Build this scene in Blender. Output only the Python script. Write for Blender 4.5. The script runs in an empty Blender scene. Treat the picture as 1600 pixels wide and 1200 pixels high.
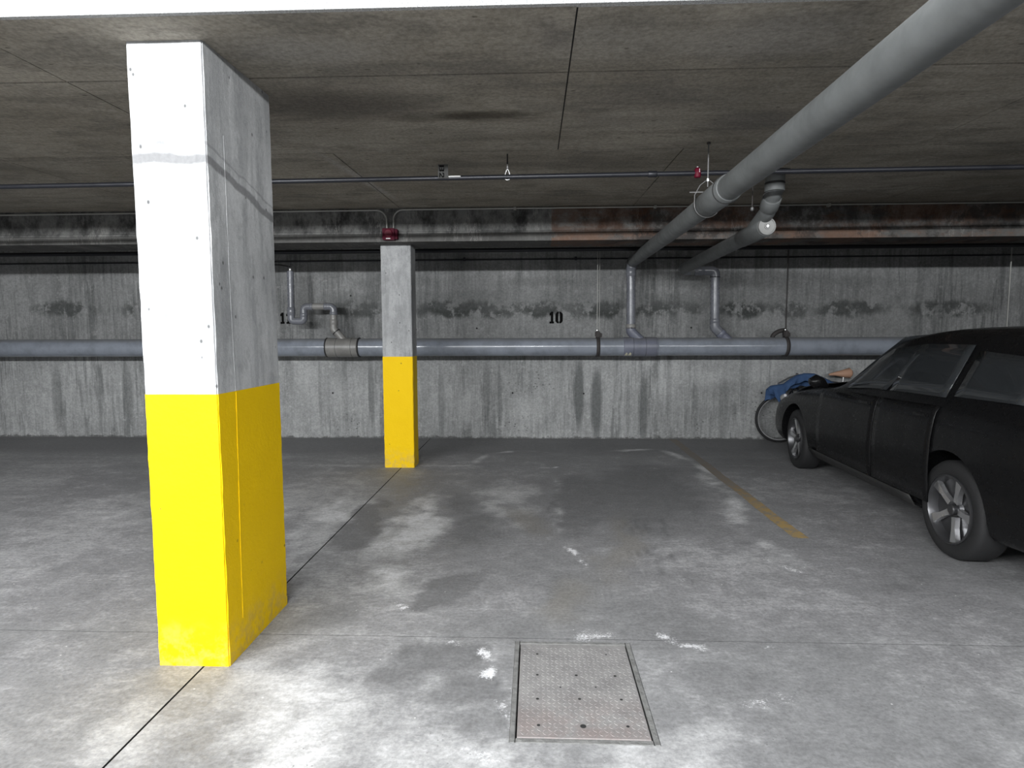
import bpy, bmesh, math, random
from math import pi, sin, cos, radians as R
from mathutils import Vector, Matrix
random.seed(7)
SC = bpy.context.scene
COL = SC.collection

# ------------------------------------------------------------------ camera
FPX, PITCH, YAW, ROLL, CAMH = 935.0, 0.0841, 0.0381, 0.0033, 1.45
cp, sp, cy, sy = cos(PITCH), sin(PITCH), cos(YAW), sin(YAW)
FW = Vector((-sy*cp, cy*cp, -sp)); RT = Vector((cy, sy, 0)); UP = RT.cross(FW)
RT, UP = cos(ROLL)*RT - sin(ROLL)*UP, sin(ROLL)*RT + cos(ROLL)*UP
cam = bpy.data.objects.new('camera', bpy.data.cameras.new('camera')); COL.objects.link(cam)
cam.data.sensor_width = 36.0; cam.data.sensor_fit = 'HORIZONTAL'
cam.data.lens = 36.0*FPX/1600.0; cam.data.clip_start = 0.05
M = Matrix((RT, UP, -FW)).transposed().to_4x4(); M.translation = (0, 0, CAMH)
cam.matrix_world = M
SC.camera = cam
CAM = Vector((0, 0, CAMH))
def at(px, py, axis, val):
    """world point seen at pixel (px, py) of the 1600x1200 frame on the plane axis = val"""
    d = FW*FPX + RT*(px-800) - UP*(py-600)
    return CAM + d*((val-CAM[axis])/d[axis])

# ------------------------------------------------------------------ world, lights, exposure
SC.view_settings.view_transform = 'Standard'; SC.view_settings.look = 'None'
SC.view_settings.gamma = 1.0; SC.view_settings.use_curve_mapping = False
SC.view_settings.exposure = 0.18
w = bpy.data.worlds.new('world'); SC.world = w; w.use_nodes = True
w.node_tree.nodes['Background'].inputs[0].default_value = (0.6, 0.7, 0.8, 1)
w.node_tree.nodes['Background'].inputs[1].default_value = 0.02
def area(name, loc, to, sx, sy_, power, colr=(1, 1, 1)):
    l = bpy.data.lights.new(name, 'AREA'); l.shape = 'RECTANGLE'; l.size = sx; l.size_y = sy_
    l.energy = power; l.color = colr
    o = bpy.data.objects.new(name, l); COL.objects.link(o); o.location = loc
    o.rotation_euler = (Vector(to)-Vector(loc)).to_track_quat('-Z', 'Y').to_euler()
    return o
# the lane's ceiling battens behind the camera, and an added broad soft fill light beyond them
area('lane_light', (-2.7, -1.5, 2.72), (-2.1, 3.2, 0.3), 6.8, 0.10, 620, (0.97, 0.99, 1.0))
area('lane_light', (3.6, -1.5, 2.72), (3.0, 4.2, 0.3), 5.0, 0.10, 150, (0.97, 0.99, 1.0))
area('rear_soft_fill', (-4.5, -6.4, 1.5), (-2.0, 4.0, 1.2), 6.0, 2.0, 70, (0.95, 0.98, 1.0))

# ------------------------------------------------------------------ node helper
class NT:
    def __init__(s, name):
        s.m = bpy.data.materials.new(name); s.m.use_nodes = True
        s.t = s.m.node_tree; s.b = s.t.nodes['Principled BSDF']
        s.geo = s.n('ShaderNodeNewGeometry').outputs['Position']
    def n(s, k): return s.t.nodes.new(k)
    def put(s, sock, v):
        if isinstance(v, bpy.types.NodeSocket): s.t.links.new(v, sock)
        elif v is not None:
            if sock.type == 'RGBA' and not isinstance(v, (int, float)): v = tuple(v)+((1,) if len(v) == 3 else ())
            elif sock.type == 'RGBA': v = (v, v, v, 1)
            sock.default_value = v
    def math(s, op, a, b=None, c=None, clamp=False):
        n = s.n('ShaderNodeMath'); n.operation = op; n.use_clamp = clamp
        for i, v in enumerate((a, b, c)): s.put(n.inputs[i], v)
        return n.outputs[0]
    def vmath(s, op, a, b=None):
        n = s.n('ShaderNodeVectorMath'); n.operation = op
        s.put(n.inputs[0], a)
        if b is not None: s.put(n.inputs[1], b)
        return n.outputs['Value' if op in ('LENGTH', 'DOT_PRODUCT') else 'Vector']
    def map(s, vec, loc=(0, 0, 0), rot=(0, 0, 0), scale=(1, 1, 1), kind='POINT'):
        n = s.n('ShaderNodeMapping'); n.vector_type = kind; s.put(n.inputs[0], vec)
        n.inputs[1].default_value = loc; n.inputs[2].default_value = rot; n.inputs[3].default_value = scale
        return n.outputs[0]
    def noise(s, vec, scale, detail=4, rough=0.55, out='Factor'):
        n = s.n('ShaderNodeTexNoise'); s.put(n.inputs['Vector'], vec); n.inputs['Scale'].default_value = scale
        n.inputs['Detail'].default_value = detail; n.inputs['Roughness'].default_value = rough
        return n.outputs[0] if out == 'Factor' else n.outputs['Color']
    def voro(s, vec, scale):
        n = s.n('ShaderNodeTexVoronoi'); s.put(n.inputs['Vector'], vec); n.inputs['Scale'].default_value = scale
        return n.outputs['Distance']
    def step(s, v, a, b, c=0., d=1.):
        n = s.n('ShaderNodeMapRange'); n.interpolation_type = 'SMOOTHSTEP'
        s.put(n.inputs[0], v)
        for i, x in enumerate((a, b, c, d)): n.inputs[i+1].default_value = x
        return n.outputs[0]
    def mix(s, f, a, b, mode='MIX'):
        n = s.n('ShaderNodeMix'); n.data_type = 'RGBA'; n.blend_type = mode
        s.put(n.inputs[0], f); s.put(n.inputs[6], a); s.put(n.inputs[7], b)
        return n.outputs[2]
    def sep(s, v):
        n = s.n('ShaderNodeSeparateXYZ'); s.put(n.inputs[0], v); return n.outputs
    def comb(s, x, y, z=0.):
        n = s.n('ShaderNodeCombineXYZ'); s.put(n.inputs[0], x); s.put(n.inputs[1], y); s.put(n.inputs[2], z); return n.outputs[0]
    def ell(s, uv, c, r, rot, soft):
        v = s.map(uv, (c[0], c[1], 0), (0, 0, rot), (r[0], r[1], 1), 'TEXTURE')
        return s.step(s.vmath('LENGTH', v), 1.0, 1.0-soft)
    def bump(s, h, dist, strength=1.0):
        n = s.n('ShaderNodeBump'); n.inputs['Strength'].default_value = strength; n.inputs['Distance'].default_value = dist
        s.put(n.inputs['Height'], h); s.put(s.b.inputs['Normal'], n.outputs[0])
    def set(s, **k):
        for a, v in k.items(): s.put(s.b.inputs[{'col': 'Base Color', 'rough': 'Roughness', 'metal': 'Metallic', 'spec': 'Specular IOR Level', 'coat': 'Coat Weight', 'trans': 'Transmission Weight'}[a]], v)
        return s.m

def simple(name, col, rough=0.5, metal=0.0, var=0.15, scale=12, bump=0.0, spec=0.5, coat=0.0):
    t = NT(name); nz = t.noise(t.geo, scale, 5, 0.6)
    c = t.mix(nz, tuple(x*(1-var) for x in col), tuple(min(1, x*(1+var)) for x in col))
    t.set(col=c, rough=t.step(nz, 0.2, 0.8, max(0.02, rough-0.07), min(1, rough+0.07)), metal=metal, spec=spec, coat=coat)
    if bump: t.bump(nz, bump)
    return t.m

# ------------------------------------------------------------------ materials
# stains of the floor, worked out per vertex: tone (-1 damp and dark .. +1 dry and pale), mineral bloom, brown grime
import numpy as np
def fbm(x, y, seed, octs=5, rough=0.55):
    rs = np.random.RandomState(seed); tab = rs.rand(256, 256); out = np.zeros_like(x); amp = 1.0; tot = 0.0
    for o in range(octs):
        xi = np.floor(x).astype(int); yi = np.floor(y).astype(int); fx = x-xi; fy = y-yi
        fx = fx*fx*(3-2*fx); fy = fy*fy*(3-2*fy); xi &= 255; yi &= 255; xj = (xi+1) & 255; yj = (yi+1) & 255
        out += amp*((tab[xi, yi]*(1-fx)+tab[xj, yi]*fx)*(1-fy)+(tab[xi, yj]*(1-fx)+tab[xj, yj]*fx)*fy)
        tot += amp; amp *= rough; x = x*2.03+17.1; y = y*2.03+9.7
    return out/tot
def floor_stain(x, y):
    w1x, w1y = fbm(x*2.2, y*2.2, 1)-.5, fbm(x*2.2, y*2.2, 2)-.5
    w2x, w2y = fbm(x*9, y*9, 3, 4)-.5, fbm(x*9, y*9, 4, 4)-.5
    g = fbm(x*5, y*5, 5, 5, .65); g = np.clip((g-.34)/.20, 0, 1)
    gf = np.clip((fbm(x*14, y*14, 6, 4, .7)-.30)/.2, .25, 1)
    U = {0: (x+.55*w1x+.12*w2x, y+.55*w1y+.12*w2y), 1: (x+.34*w1x+.20*w2x, y+.34*w1y+.20*w2y), 2: (x+.05*w1x+.08*w2x, y+.05*w1y+.08*w2y)}
    tone = (fbm(x*.9, y*.9, 9, 5)-.5)*1.0; tone += (fbm(x*4, y*7, 8, 5, .65)-.5)*.7; white = np.zeros_like(x); brown = np.zeros_like(x)
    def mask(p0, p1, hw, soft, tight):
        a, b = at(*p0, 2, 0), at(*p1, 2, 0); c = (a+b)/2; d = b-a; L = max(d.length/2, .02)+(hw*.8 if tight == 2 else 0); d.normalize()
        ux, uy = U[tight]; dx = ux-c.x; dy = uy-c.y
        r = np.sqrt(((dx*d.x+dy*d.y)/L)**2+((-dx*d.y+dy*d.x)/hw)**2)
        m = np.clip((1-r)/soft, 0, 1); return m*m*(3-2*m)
    for p0, p1, hw, k, soft, tight, gate in (
        ((330, 1150), (640, 1120), .42, .9, .7, 0, 1), ((350, 1060), (560, 1060), .16, .55, .8, 0, 0), ((460, 890), (560, 760), .30, .85, .8, 0, 1),
        ((300, 860), (480, 760), .5, .7, .9, 0, 1), ((570, 900), (700, 760), .30, 1.0, .7, 0, 1), ((550, 925), (660, 900), .24, .9, .7, 0, 1),
        ((790, 860), (800, 740), .36, .65, .8, 0, 1), ((820, 1190), (1250, 1185), .15, .7, .9, 0, 0), ((700, 960), (860, 900), .22, .25, .9, 0, 0),
        ((1130, 860), (1230, 890), .22, .4, .9, 0, 0), ((560, 1190), (830, 1190), .12, .7, .9, 0, 0), ((430, 1180), (520, 1050), .3, .5, .9, 0, 1),
        ((1180, 1130), (1260, 1120), .15, .4, .9, 0, 1), ((80, 1150), (300, 1150), .4, .6, .9, 0, 1), ((60, 850), (260, 760), .5, .4, .9, 0, 1), ((-100, 800), (100, 720), .8, .4, .9, 0, 1)):
        m = mask(p0, p1, hw, soft, tight)*k*(.35+.65*g if gate else 1); tone += (1-tone)*m
    for p0, p1, hw, k, soft, tight in (
        ((1000, 715), (1010, 865), .62, .7, .45, 1), ((905, 850), (900, 735), .25, .7, .4, 1), ((690, 1075), (640, 1010), .27, .75, .3, 1),
        ((700, 1110), (770, 1060), .16, .6, .4, 1), ((650, 960), (745, 880), .17, .8, .3, 1), ((540, 870), (600, 775), .12, .8, .35, 1),
        ((740, 880), (700, 760), .30, .55, .6, 1), ((1050, 1110), (1220, 1060), .25, .35, .9, 0), ((900, 1000), (1200, 950), .25, .35, .9, 0),
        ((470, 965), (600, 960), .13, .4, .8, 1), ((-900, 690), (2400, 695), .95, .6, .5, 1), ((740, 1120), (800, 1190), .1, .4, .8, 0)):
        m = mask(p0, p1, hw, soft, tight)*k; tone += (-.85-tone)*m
    def chain(pts, hw, k, kind, gg):
        nonlocal tone, white
        for a, b in zip(pts, pts[1:]):
            m = mask(a, b, hw, .9, 2)*k*(g if gg == 1 else gf if gg == 2 else 1)
            if kind == 'p': tone = tone+(1.1-tone)*m
            elif kind == 'k': tone = tone+(-1.5-tone)*m
            else: white = np.maximum(white, m)
    chain([(730, 730), (765, 708), (820, 704), (870, 709)], .07, .8, 'p', 1); chain([(950, 705), (1030, 702), (1085, 722), (1120, 745)], .09, .95, 'p', 0)
    chain([(1085, 735), (1145, 775), (1150, 800)], .13, .9, 'p', 1); chain([(1130, 790), (1170, 835), (1240, 885)], .14, .7, 'p', 1)
    chain([(870, 745), (876, 775), (868, 850)], .06, .7, 'p', 1); chain([(690, 760), (640, 790), (560, 880)], .08, .4, 'p', 1)
    chain([(440, 727), (620, 728)], .10, .5, 'p', 1); chain([(655, 727), (740, 728)], .07, .5, 'p', 1); chain([(1100, 727), (1240, 730)], .05, .4, 'p', 1)
    chain([(1185, 868), (1215, 882), (1262, 900)], .045, 1.0, 'w', 1); chain([(884, 850), (905, 872), (918, 890)], .04, .95, 'w', 1)
    chain([(835, 730), (862, 732), (878, 728)], .05, .7, 'w', 1); chain([(690, 998), (740, 1008), (766, 1040), (766, 1062)], .04, .95, 'w', 2)
    chain([(770, 1090), (800, 1130), (815, 1160)], .04, .7, 'w', 2); chain([(905, 998), (940, 988), (978, 992)], .075, .62, 'w', 1); chain([(920, 993), (965, 991)], .04, .55, 'w', 0)
    chain([(1030, 990), (1060, 1002), (1110, 1015)], .045, .8, 'w', 2); chain([(610, 940), (648, 955)], .03, .8, 'w', 2)
    chain([(1180, 1012), (1250, 1014)], .018, .6, 'w', 2); chain([(1060, 905), (1085, 905)], .02, .6, 'w', 2); chain([(700, 1170), (780, 1190)], .05, .6, 'w', 2)
    chain([(1150, 1110), (1250, 1090)], .07, .5, 'w', 2); chain([(380, 1030), (402, 1003)], .015, .7, 'w', 1); chain([(660, 720), (690, 725)], .03, .5, 'w', 1)
    chain([(1000, 730), (1060, 735)], .04, .5, 'w', 1); chain([(1080, 740), (1110, 745)], .04, .5, 'w', 1)
    for dx in (0, 13, 24, 36, 62):
        chain([(975+dx, 800), (979+dx, 850), (995+dx, 885), (1020+dx*1.2, 915)], .022, .5, 'k', 1)
    for p0, p1, hw in (((820, 1000), (940, 900), .25), ((960, 960), (990, 790), .2), ((850, 850), (790, 780), .2)): brown = np.maximum(brown, mask(p0, p1, hw, .8, 0))
    return tone, white, brown

def m_floor():
    t = NT('floor_concrete'); P = t.geo
    at_ = t.n('ShaderNodeAttribute'); at_.attribute_name = 'stain'; tn, wh, br = t.sep(at_.outputs['Vector'])[:3]
    n2 = t.noise(P, 7, 8, 0.68); n3 = t.noise(P, 60, 6, 0.72); n5 = t.noise(t.map(P, scale=(1, 1.8, 1)), 18, 7, 0.72)
    tone = t.math('ADD', t.math('MULTIPLY', tn, 1.1), t.math('MULTIPLY', t.math('SUBTRACT', n5, 0.5), 1.7))
    tone = t.math('ADD', tone, t.math('MULTIPLY', t.math('SUBTRACT', n2, 0.5), 1.5))
    r = t.n('ShaderNodeValToRGB'); e = r.color_ramp.elements
    pts = [(0.0, (.13, .13, .133)), (.25, (.18, .18, .184)), (.5, (.25, .25, .255)), (.75, (.41, .41, .415)), (1.0, (.62, .62, .63))]
    e[0].position, e[0].color = pts[0][0], pts[0][1]+(1,); e[1].position, e[1].color = pts[-1][0], pts[-1][1]+(1,)
    for p_, c_ in pts[1:-1]: q = e.new(p_); q.color = c_+(1,)
    mr = t.n('ShaderNodeMapRange'); t.put(mr.inputs[0], tone); mr.inputs[1].default_value = -1.3; mr.inputs[2].default_value = 1.3
    t.put(r.inputs[0], mr.outputs[0]); c = r.outputs[0]
    c = t.mix(t.math('MULTIPLY', br, 0.5), c, (0.22, 0.205, 0.18))
    ww = t.step(t.math('ADD', wh, t.math('MULTIPLY', t.math('SUBTRACT', t.noise(P, 95, 5, 0.8), 0.5), 2.6)), 0.25, 0.75)
    c = t.mix(t.math('MULTIPLY', ww, t.step(wh, 0.03, 0.2)), c, (0.74, 0.74, 0.76))
    pit = t.step(t.voro(P, 38), 0.16, 0.05); gate = t.step(t.noise(P, 2.0, 3), 0.50, 0.64)
    c = t.mix(t.math('MULTIPLY', t.math('MULTIPLY', pit, gate), 0.7), c, (0.07, 0.07, 0.07))
    spk = t.step(t.voro(t.map(P, (3, 1, 0)), 9), 0.045, 0.02)
    c = t.mix(t.math('MULTIPLY', spk, 0.8), c, (0.66, 0.66, 0.66))
    c = t.mix(0.28, c, t.mix(t.step(n3, .25, .75), (0.1, 0.1, 0.1), (0.9, 0.9, 0.9)), 'OVERLAY')
    t.set(col=c, rough=t.step(n2, 0.2, 0.8, 0.5, 0.8), spec=0.35)
    t.bump(t.math('ADD', t.math('MULTIPLY', n2, 0.5), t.math('MULTIPLY', n3, 0.25)), 0.006, 0.5)
    return t.m

def m_wall():
    t = NT('wall_concrete'); P = t.geo; x, y, z = t.sep(P)[:3]
    S = t.noise(t.map(P, scale=(7, 7, 0.55)), 1.0, 9, 0.72)      # formwork streaks
    S2 = t.noise(t.map(P, scale=(26, 26, 1.2)), 1.0, 6, 0.75)
    L = t.noise(P, 0.9, 6, 0.6); F = t.noise(P, 45, 6, 0.7); Mn = t.noise(P, 5, 8, 0.7)
    c = t.mix(t.step(L, 0.3, 0.7), (0.27, 0.275, 0.275), (0.37, 0.375, 0.375))
    sg = t.step(t.noise(t.map(P, scale=(1, 1, .35)), 1.1, 4, .6), .38, .6, .25, 1.)
    c = t.mix(t.math('MULTIPLY', t.math('MULTIPLY', t.step(S, 0.50, 0.60), sg), 0.75), c, (0.13, 0.135, 0.135))
    c = t.mix(t.math('MULTIPLY', t.math('MULTIPLY', t.step(S2, 0.50, 0.64), sg), 0.65), c, (0.14, 0.145, 0.145))
    c = t.mix(t.math('MULTIPLY', t.math('MULTIPLY', t.step(S2, 0.46, 0.34), sg), 0.55), c, (0.50, 0.505, 0.505))
    uvz = t.comb(x, z)
    wv = t.vmath('SUBTRACT', t.noise(t.map(P, scale=(3, 3, 1.2)), 1.6, 7, 0.68, 'Color'), (0.5, 0.5, 0.5))
    uvw = t.vmath('ADD', uvz, t.vmath('MULTIPLY', wv, (0.30, 0.30, 0)))
    uvn = t.vmath('ADD', uvz, t.vmath('MULTIPLY', t.vmath('SUBTRACT', S2, (0.5, 0.5, 0.5)), (0.10, 0.25, 0)))
    def blob(px, py, rx, rz, colr, k, soft=0.6, uv=uvw, gate=None):
        nonlocal c
        p = at(px, py, 1, 8.19)
        m = t.ell(uv, (p.x, p.z), (rx, rz), 0, soft)
        if gate is not None: m = t.math('MULTIPLY', m, gate)
        c = t.mix(t.math('MULTIPLY', m, k), c, colr)
    c = t.mix(t.math('MULTIPLY', t.step(Mn, .46, .60), .22), c, (0.15, 0.155, 0.155))
    c = t.mix(t.math('MULTIPLY', t.step(t.noise(P, 14, 6, .75), .56, .66), .35), c, (0.50, 0.50, 0.50))
    dk = (0.075, 0.08, 0.078); g = t.step(Mn, 0.42, 0.52)
    # damp band above the number level
    for px, rx, k in ((560, .42, .6), (700, .5, .75), (770, .45, .6), (845, .32, .7), (905, .26, .45), (945, .30, .8), (1020, .30, .65), (1070, .3, .5), (1160, .33, .9), (1230, .3, .5), (1330, .5, .6), (1480, .6, .6), (250, .6, .6), (100, .5, .6)):
        blob(px, 483, rx*1.25, 0.15, dk, min(1, k*1.35), 0.55, uvw, g)
    blob(800, 470, 4.5, 0.17, (0.17, 0.175, 0.175), 0.35, 0.5)
    for px in (380, 620, 860, 1100, 1340): blob(px, 440, 0.9, 0.10, (0.17, 0.175, 0.175), 0.35)
    # wet vertical runs on the lower wall
    for px, rx, k, y0 in ((760, .07, .5, 620), (780, .05, .5, 620), (905, .09, .9, 615), (932, .10, .9, 630), (1005, .08, .8, 640), (980, .05, .4, 640), (690, .06, .4, 630), (1045, .05, .5, 600), (1085, .06, .4, 640), (1130, .09, .45, 640), (1160, .06, .35, 600), (540, .05, .35, 620), (580, .06, .6, 620), (500, .03, .4, 610), (830, .04, .3, 620), (200, .1, .5, 620), (90, .1, .5, 620), (1300, .1, .5, 620)):
        blob(px, y0, rx, 0.62, (0.115, 0.12, 0.12), k, 0.5, uvn)
    for px, py, rx, rz in ((480, 600, .3, .5), (530, 615, .25, .4), (820, 640, .35, .3), (1040, 600, .12, .5), (720, 640, .2, .4), (1100, 590, .4, .2)):
        blob(px, py, rx, rz, (0.44, 0.445, 0.445), 0.4, 0.9)
    # pitted patches near the foot
    for px, py, rx in ((545, 665, .35), (800, 660, .5), (1090, 665, .4), (830, 600, .6), (1180, 640, .4)):
        p = at(px, py, 1, 8.19)
        m = t.math('MULTIPLY', t.ell(uvw, (p.x, p.z), (rx, .28), 0, .8), t.step(t.voro(t.map(P, scale=(1, 1, 1.5)), 15), 0.24, 0.12))
        c = t.mix(t.math('MULTIPLY', m, 0.75), c, (0.06, 0.06, 0.06))
    # grimy foot
    foot = t.step(t.math('ADD', z, t.math('MULTIPLY', t.noise(P, 9, 7, .75), -0.16)), -0.045, -0.075)
    c = t.mix(t.math('MULTIPLY', foot, 0.8), c, (0.07, 0.07, 0.07))
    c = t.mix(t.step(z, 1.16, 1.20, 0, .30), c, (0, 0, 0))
    c = t.mix(0.28, c, t.mix(t.step(F, .25, .75), (0.1, 0.1, 0.1), (0.95, 0.95, 0.95)), 'OVERLAY')
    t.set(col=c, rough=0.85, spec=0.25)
    t.bump(t.math('ADD', t.math('MULTIPLY', S2, 0.6), t.math('MULTIPLY', F, 0.3)), 0.008, 0.6)
    return t.m

def m_ceiling():
    t = NT('ceiling_concrete'); P = t.geo; x, y, z = t.sep(P)[:3]
    S = t.noise(t.map(P, scale=(1.2, 9, 1)), 1.0, 8, 0.68); L = t.noise(P, 1.3, 6, 0.62); F = t.noise(P, 50, 5, 0.7)
    c = t.mix(t.step(L, 0.3, 0.7), (0.25, 0.228, 0.192), (0.355, 0.328, 0.282))
    c = t.mix(t.math('MULTIPLY', t.step(S, 0.50, 0.64), 0.35), c, (0.14, 0.13, 0.113))
    c = t.mix(t.math('MULTIPLY', t.step(t.noise(t.map(P, (4, 2, 0), scale=(1, 1.8, 1)), 2.2, 7, .65), .50, .62), .5), c, (0.165, 0.155, 0.137))
    c = t.mix(t.math('MULTIPLY', t.step(t.noise(t.map(P, scale=(3, 14, 1)), 1.5, 8, 0.75), 0.52, 0.60), 0.25), c, (0.11, 0.10, 0.088))
    uv = t.vmath('ADD', t.comb(x, y), t.vmath('MULTIPLY', t.vmath('SUBTRACT', t.noise(t.map(P, scale=(1, 2.5, 1)), 1.8, 7, 0.7, 'Color'), (0.5, 0.5, 0.5)), (0.35, 0.25, 0)))
    for px, py, rx, ry, colr, k in ((540, 160, .8, .35, (.11, .10, .088), .8), (770, 180, .42, .13, (.085, .075, .06), .9), (725, 178, .2, .11, (.075, .066, .053), .9), (650, 185, .35, .1, (.13, .12, .1), .6), (1060, 150, .8, .3, (.15, .14, .125), .5), (1180, 190, .5, .3, (.13, .125, .125), .5),
                                   (800, 215, .6, .15, (.14, .13, .11), .5), (480, 70, .5, .2, (.3, .29, .28), .4), (1210, 50, .5, .3, (.32, .31, .3), .4), (950, 60, .6, .25, (.30, .285, .26), .4), (620, 215, 1.0, .2, (.29, .27, .235), .4), (980, 190, .5, .2, (.29, .27, .24), .4), (860, 40, .12, .2, (.15, .14, .13), .5),
                                   (790, 262, 1.4, .1, (.14, .13, .12), .4), (940, 262, .5, .25, (.15, .14, .125), .4)):
        p = at(px, py, 2, 2.66)
        c = t.mix(t.math('MULTIPLY', t.ell(uv, (p.x, p.y), (rx, ry), 0, .8), k), c, colr)
    # trowel smear running to the corner by the pillar
    a, b = at(455, 215, 2, 2.66), at(640, 325, 2, 2.72); d = b-a
    m = t.ell(t.vmath('ADD', t.comb(x, y), t.vmath('MULTIPLY', t.vmath('SUBTRACT', t.noise(P, 8, 4, 0.6, 'Color'), (0.5, 0.5, 0.5)), (0.05, 0.05, 0))), ((a.x+b.x)/2, (a.y+b.y)/2), (d.length/2, .06), math.atan2(d.y, d.x), .8)
    c = t.mix(t.math('MULTIPLY', m, 0.7), c, (0.38, 0.36, 0.34))
    pits = t.step(t.voro(t.map(P, scale=(1, 1.6, 1)), 5.2), 0.085, 0.05)
    c = t.mix(t.math('MULTIPLY', pits, 0.6), c, (0.07, 0.06, 0.05))
    c = t.mix(0.35, c, t.mix(t.step(F, .25, .75), (0.15, 0.15, 0.15), (0.9, 0.9, 0.9)), 'OVERLAY')
    t.set(col=c, rough=0.9, spec=0.2); t.bump(t.math('ADD', S, F), 0.003, 0.5)
    return t.m

def m_beam():
    t = NT('beam_concrete'); P = t.geo; x, y, z = t.sep(P)[:3]
    A = t.noise(t.map(P, scale=(3.2, 1, 2.0)), 1.4, 8, 0.72); B = t.noise(t.map(P, scale=(9, 1, 1.6)), 1.0, 7, 0.7); F = t.noise(P, 40, 5, 0.7)
    c = t.mix(t.step(A, 0.36, 0.62), (0.03, 0.03, 0.03), (0.17, 0.17, 0.165))
    c = t.mix(t.math('MULTIPLY', t.step(t.noise(P, 1.5, 4), 0.35, 0.6), 0.25), c, (0.13, 0.13, 0.128))
    low = t.step(z, 2.475, 2.455)
    c = t.mix(t.math('MULTIPLY', low, t.step(t.noise(P, 7, 6, .7), .3, .6, .35, .85)), c, (0.105, 0.103, 0.099))
    # white lime runs
    w_ = t.math('MULTIPLY', t.step(t.math('ABSOLUTE', t.math('SUBTRACT', B, 0.5)), 0.018, 0.004), t.step(t.noise(P, 2.3, 3), 0.5, 0.62))
    c = t.mix(t.math('MULTIPLY', w_, 0.45), c, (0.32, 0.31, 0.30))
    rust = t.math('MULTIPLY', t.step(x, 0.165, 0.175), t.step(t.noise(t.map(P, scale=(1.5, 1, 3)), 1.4, 6, 0.7), 0.62, 0.40))
    c = t.mix(t.math('MULTIPLY', rust, 0.62), c, t.mix(low, (0.10, 0.044, 0.022), (0.19, 0.10, 0.062)))
    blk = t.math('MULTIPLY', t.step(x, 0.6, 0.9), t.step(t.noise(P, 3.0, 7, 0.75), 0.50, 0.58))
    c = t.mix(t.math('MULTIPLY', blk, 0.75), c, (0.045, 0.04, 0.038))
    c = t.mix(0.3, c, t.mix(F, (0.1, 0.1, 0.1), (0.9, 0.9, 0.9)), 'OVERLAY')
    t.set(col=c, rough=0.88, spec=0.2); t.bump(t.math('ADD', A, F), 0.01, 0.5)
    return t.m

def m_pillar(name, ytop, spots):
    """bare concrete shaft"""
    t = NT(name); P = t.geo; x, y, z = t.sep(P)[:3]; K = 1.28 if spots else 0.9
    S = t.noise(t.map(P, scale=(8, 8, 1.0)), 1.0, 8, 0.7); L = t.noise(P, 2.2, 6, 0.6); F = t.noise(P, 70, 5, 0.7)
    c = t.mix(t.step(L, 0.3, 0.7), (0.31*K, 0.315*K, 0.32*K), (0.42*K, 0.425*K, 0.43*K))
    c = t.mix(t.math('MULTIPLY', t.step(S, 0.50, 0.62), 0.5), c, (0.21*K, 0.215*K, 0.22*K))
    c = t.mix(t.math('MULTIPLY', t.step(S, 0.46, 0.34), 0.5), c, (0.52*K, 0.525*K, 0.53*K))
    c = t.mix(t.math('MULTIPLY', t.step(t.noise(t.map(P, scale=(2, 2, 1)), 3.5, 8, 0.75), 0.50, 0.60), 0.4), c, (0.19*K, 0.195*K, 0.2*K))
    pit = t.step(t.voro(t.map(P, scale=(1, 1, 0.7)), 13), 0.10, 0.05)
    c = t.mix(t.math('MULTIPLY', pit, 0.8), c, (0.05, 0.05, 0.05))
    if spots:   # slanted dark lift line and its neighbour on the pillar's side
        v = t.math('ADD', z, t.math('ADD', t.math('MULTIPLY', y, 0.22), t.math('MULTIPLY', t.noise(P, 6, 4), 0.06)))
        for zc, hw, k in ((2.74, 0.020, .8), (2.80, 0.006, .4)):
            b = t.math('ABSOLUTE', t.math('SUBTRACT', v, zc))
            c = t.mix(t.math('MULTIPLY', t.step(b, hw*1.3, hw*0.6), k), c, (0.17, 0.17, 0.175))
    c = t.mix(0.3, c, t.mix(F, (0.1, 0.1, 0.1), (0.9, 0.9, 0.9)), 'OVERLAY')
    t.set(col=c, rough=0.8, spec=0.3); t.bump(t.math('ADD', S, F), 0.004, 0.6)
    return t.m

def m_yellow():
    t = NT('yellow_paint'); P = t.geo; x, y, z = t.sep(P)[:3]
    n = t.noise(P, 6, 6, 0.65); F = t.noise(P, 60, 4, 0.6)
    c = t.mix(n, (0.74, 0.47, 0.002), (0.80, 0.53, 0.004))
    pit = t.math('MULTIPLY', t.step(t.voro(P, 11), 0.10, 0.06), t.step(t.noise(P, 3, 3), 0.48, 0.6))
    c = t.mix(t.math('MULTIPLY', pit, 0.75), c, (0.12, 0.08, 0.02))
    dirt = t.math('MULTIPLY', t.step(t.math('SUBTRACT', z, t.math('MULTIPLY', n, 0.25)), 0.12, -0.1), t.step(t.noise(P, 14, 6, 0.7), 0.4, 0.65))
    c = t.mix(t.math('MULTIPLY', dirt, 0.55), c, (0.36, 0.27, 0.14))
    t.set(col=c, rough=0.6, spec=0.12); t.bump(t.math('ADD', n, t.math('MULTIPLY', F, 0.4)), 0.006, 0.6)
    return t.m

def m_fascia():
    t = NT('white_stucco'); P = t.geo
    a = t.noise(P, 120, 5, 0.75); b = t.voro(P, 150)
    c = t.mix(t.step(a, 0.35, 0.6), (0.30, 0.30, 0.30), (0.50, 0.505, 0.505))
    t.set(col=c, rough=0.95, spec=0.1); t.bump(t.math('ADD', a, b), 0.006, 0.6)
    return t.m

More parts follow.
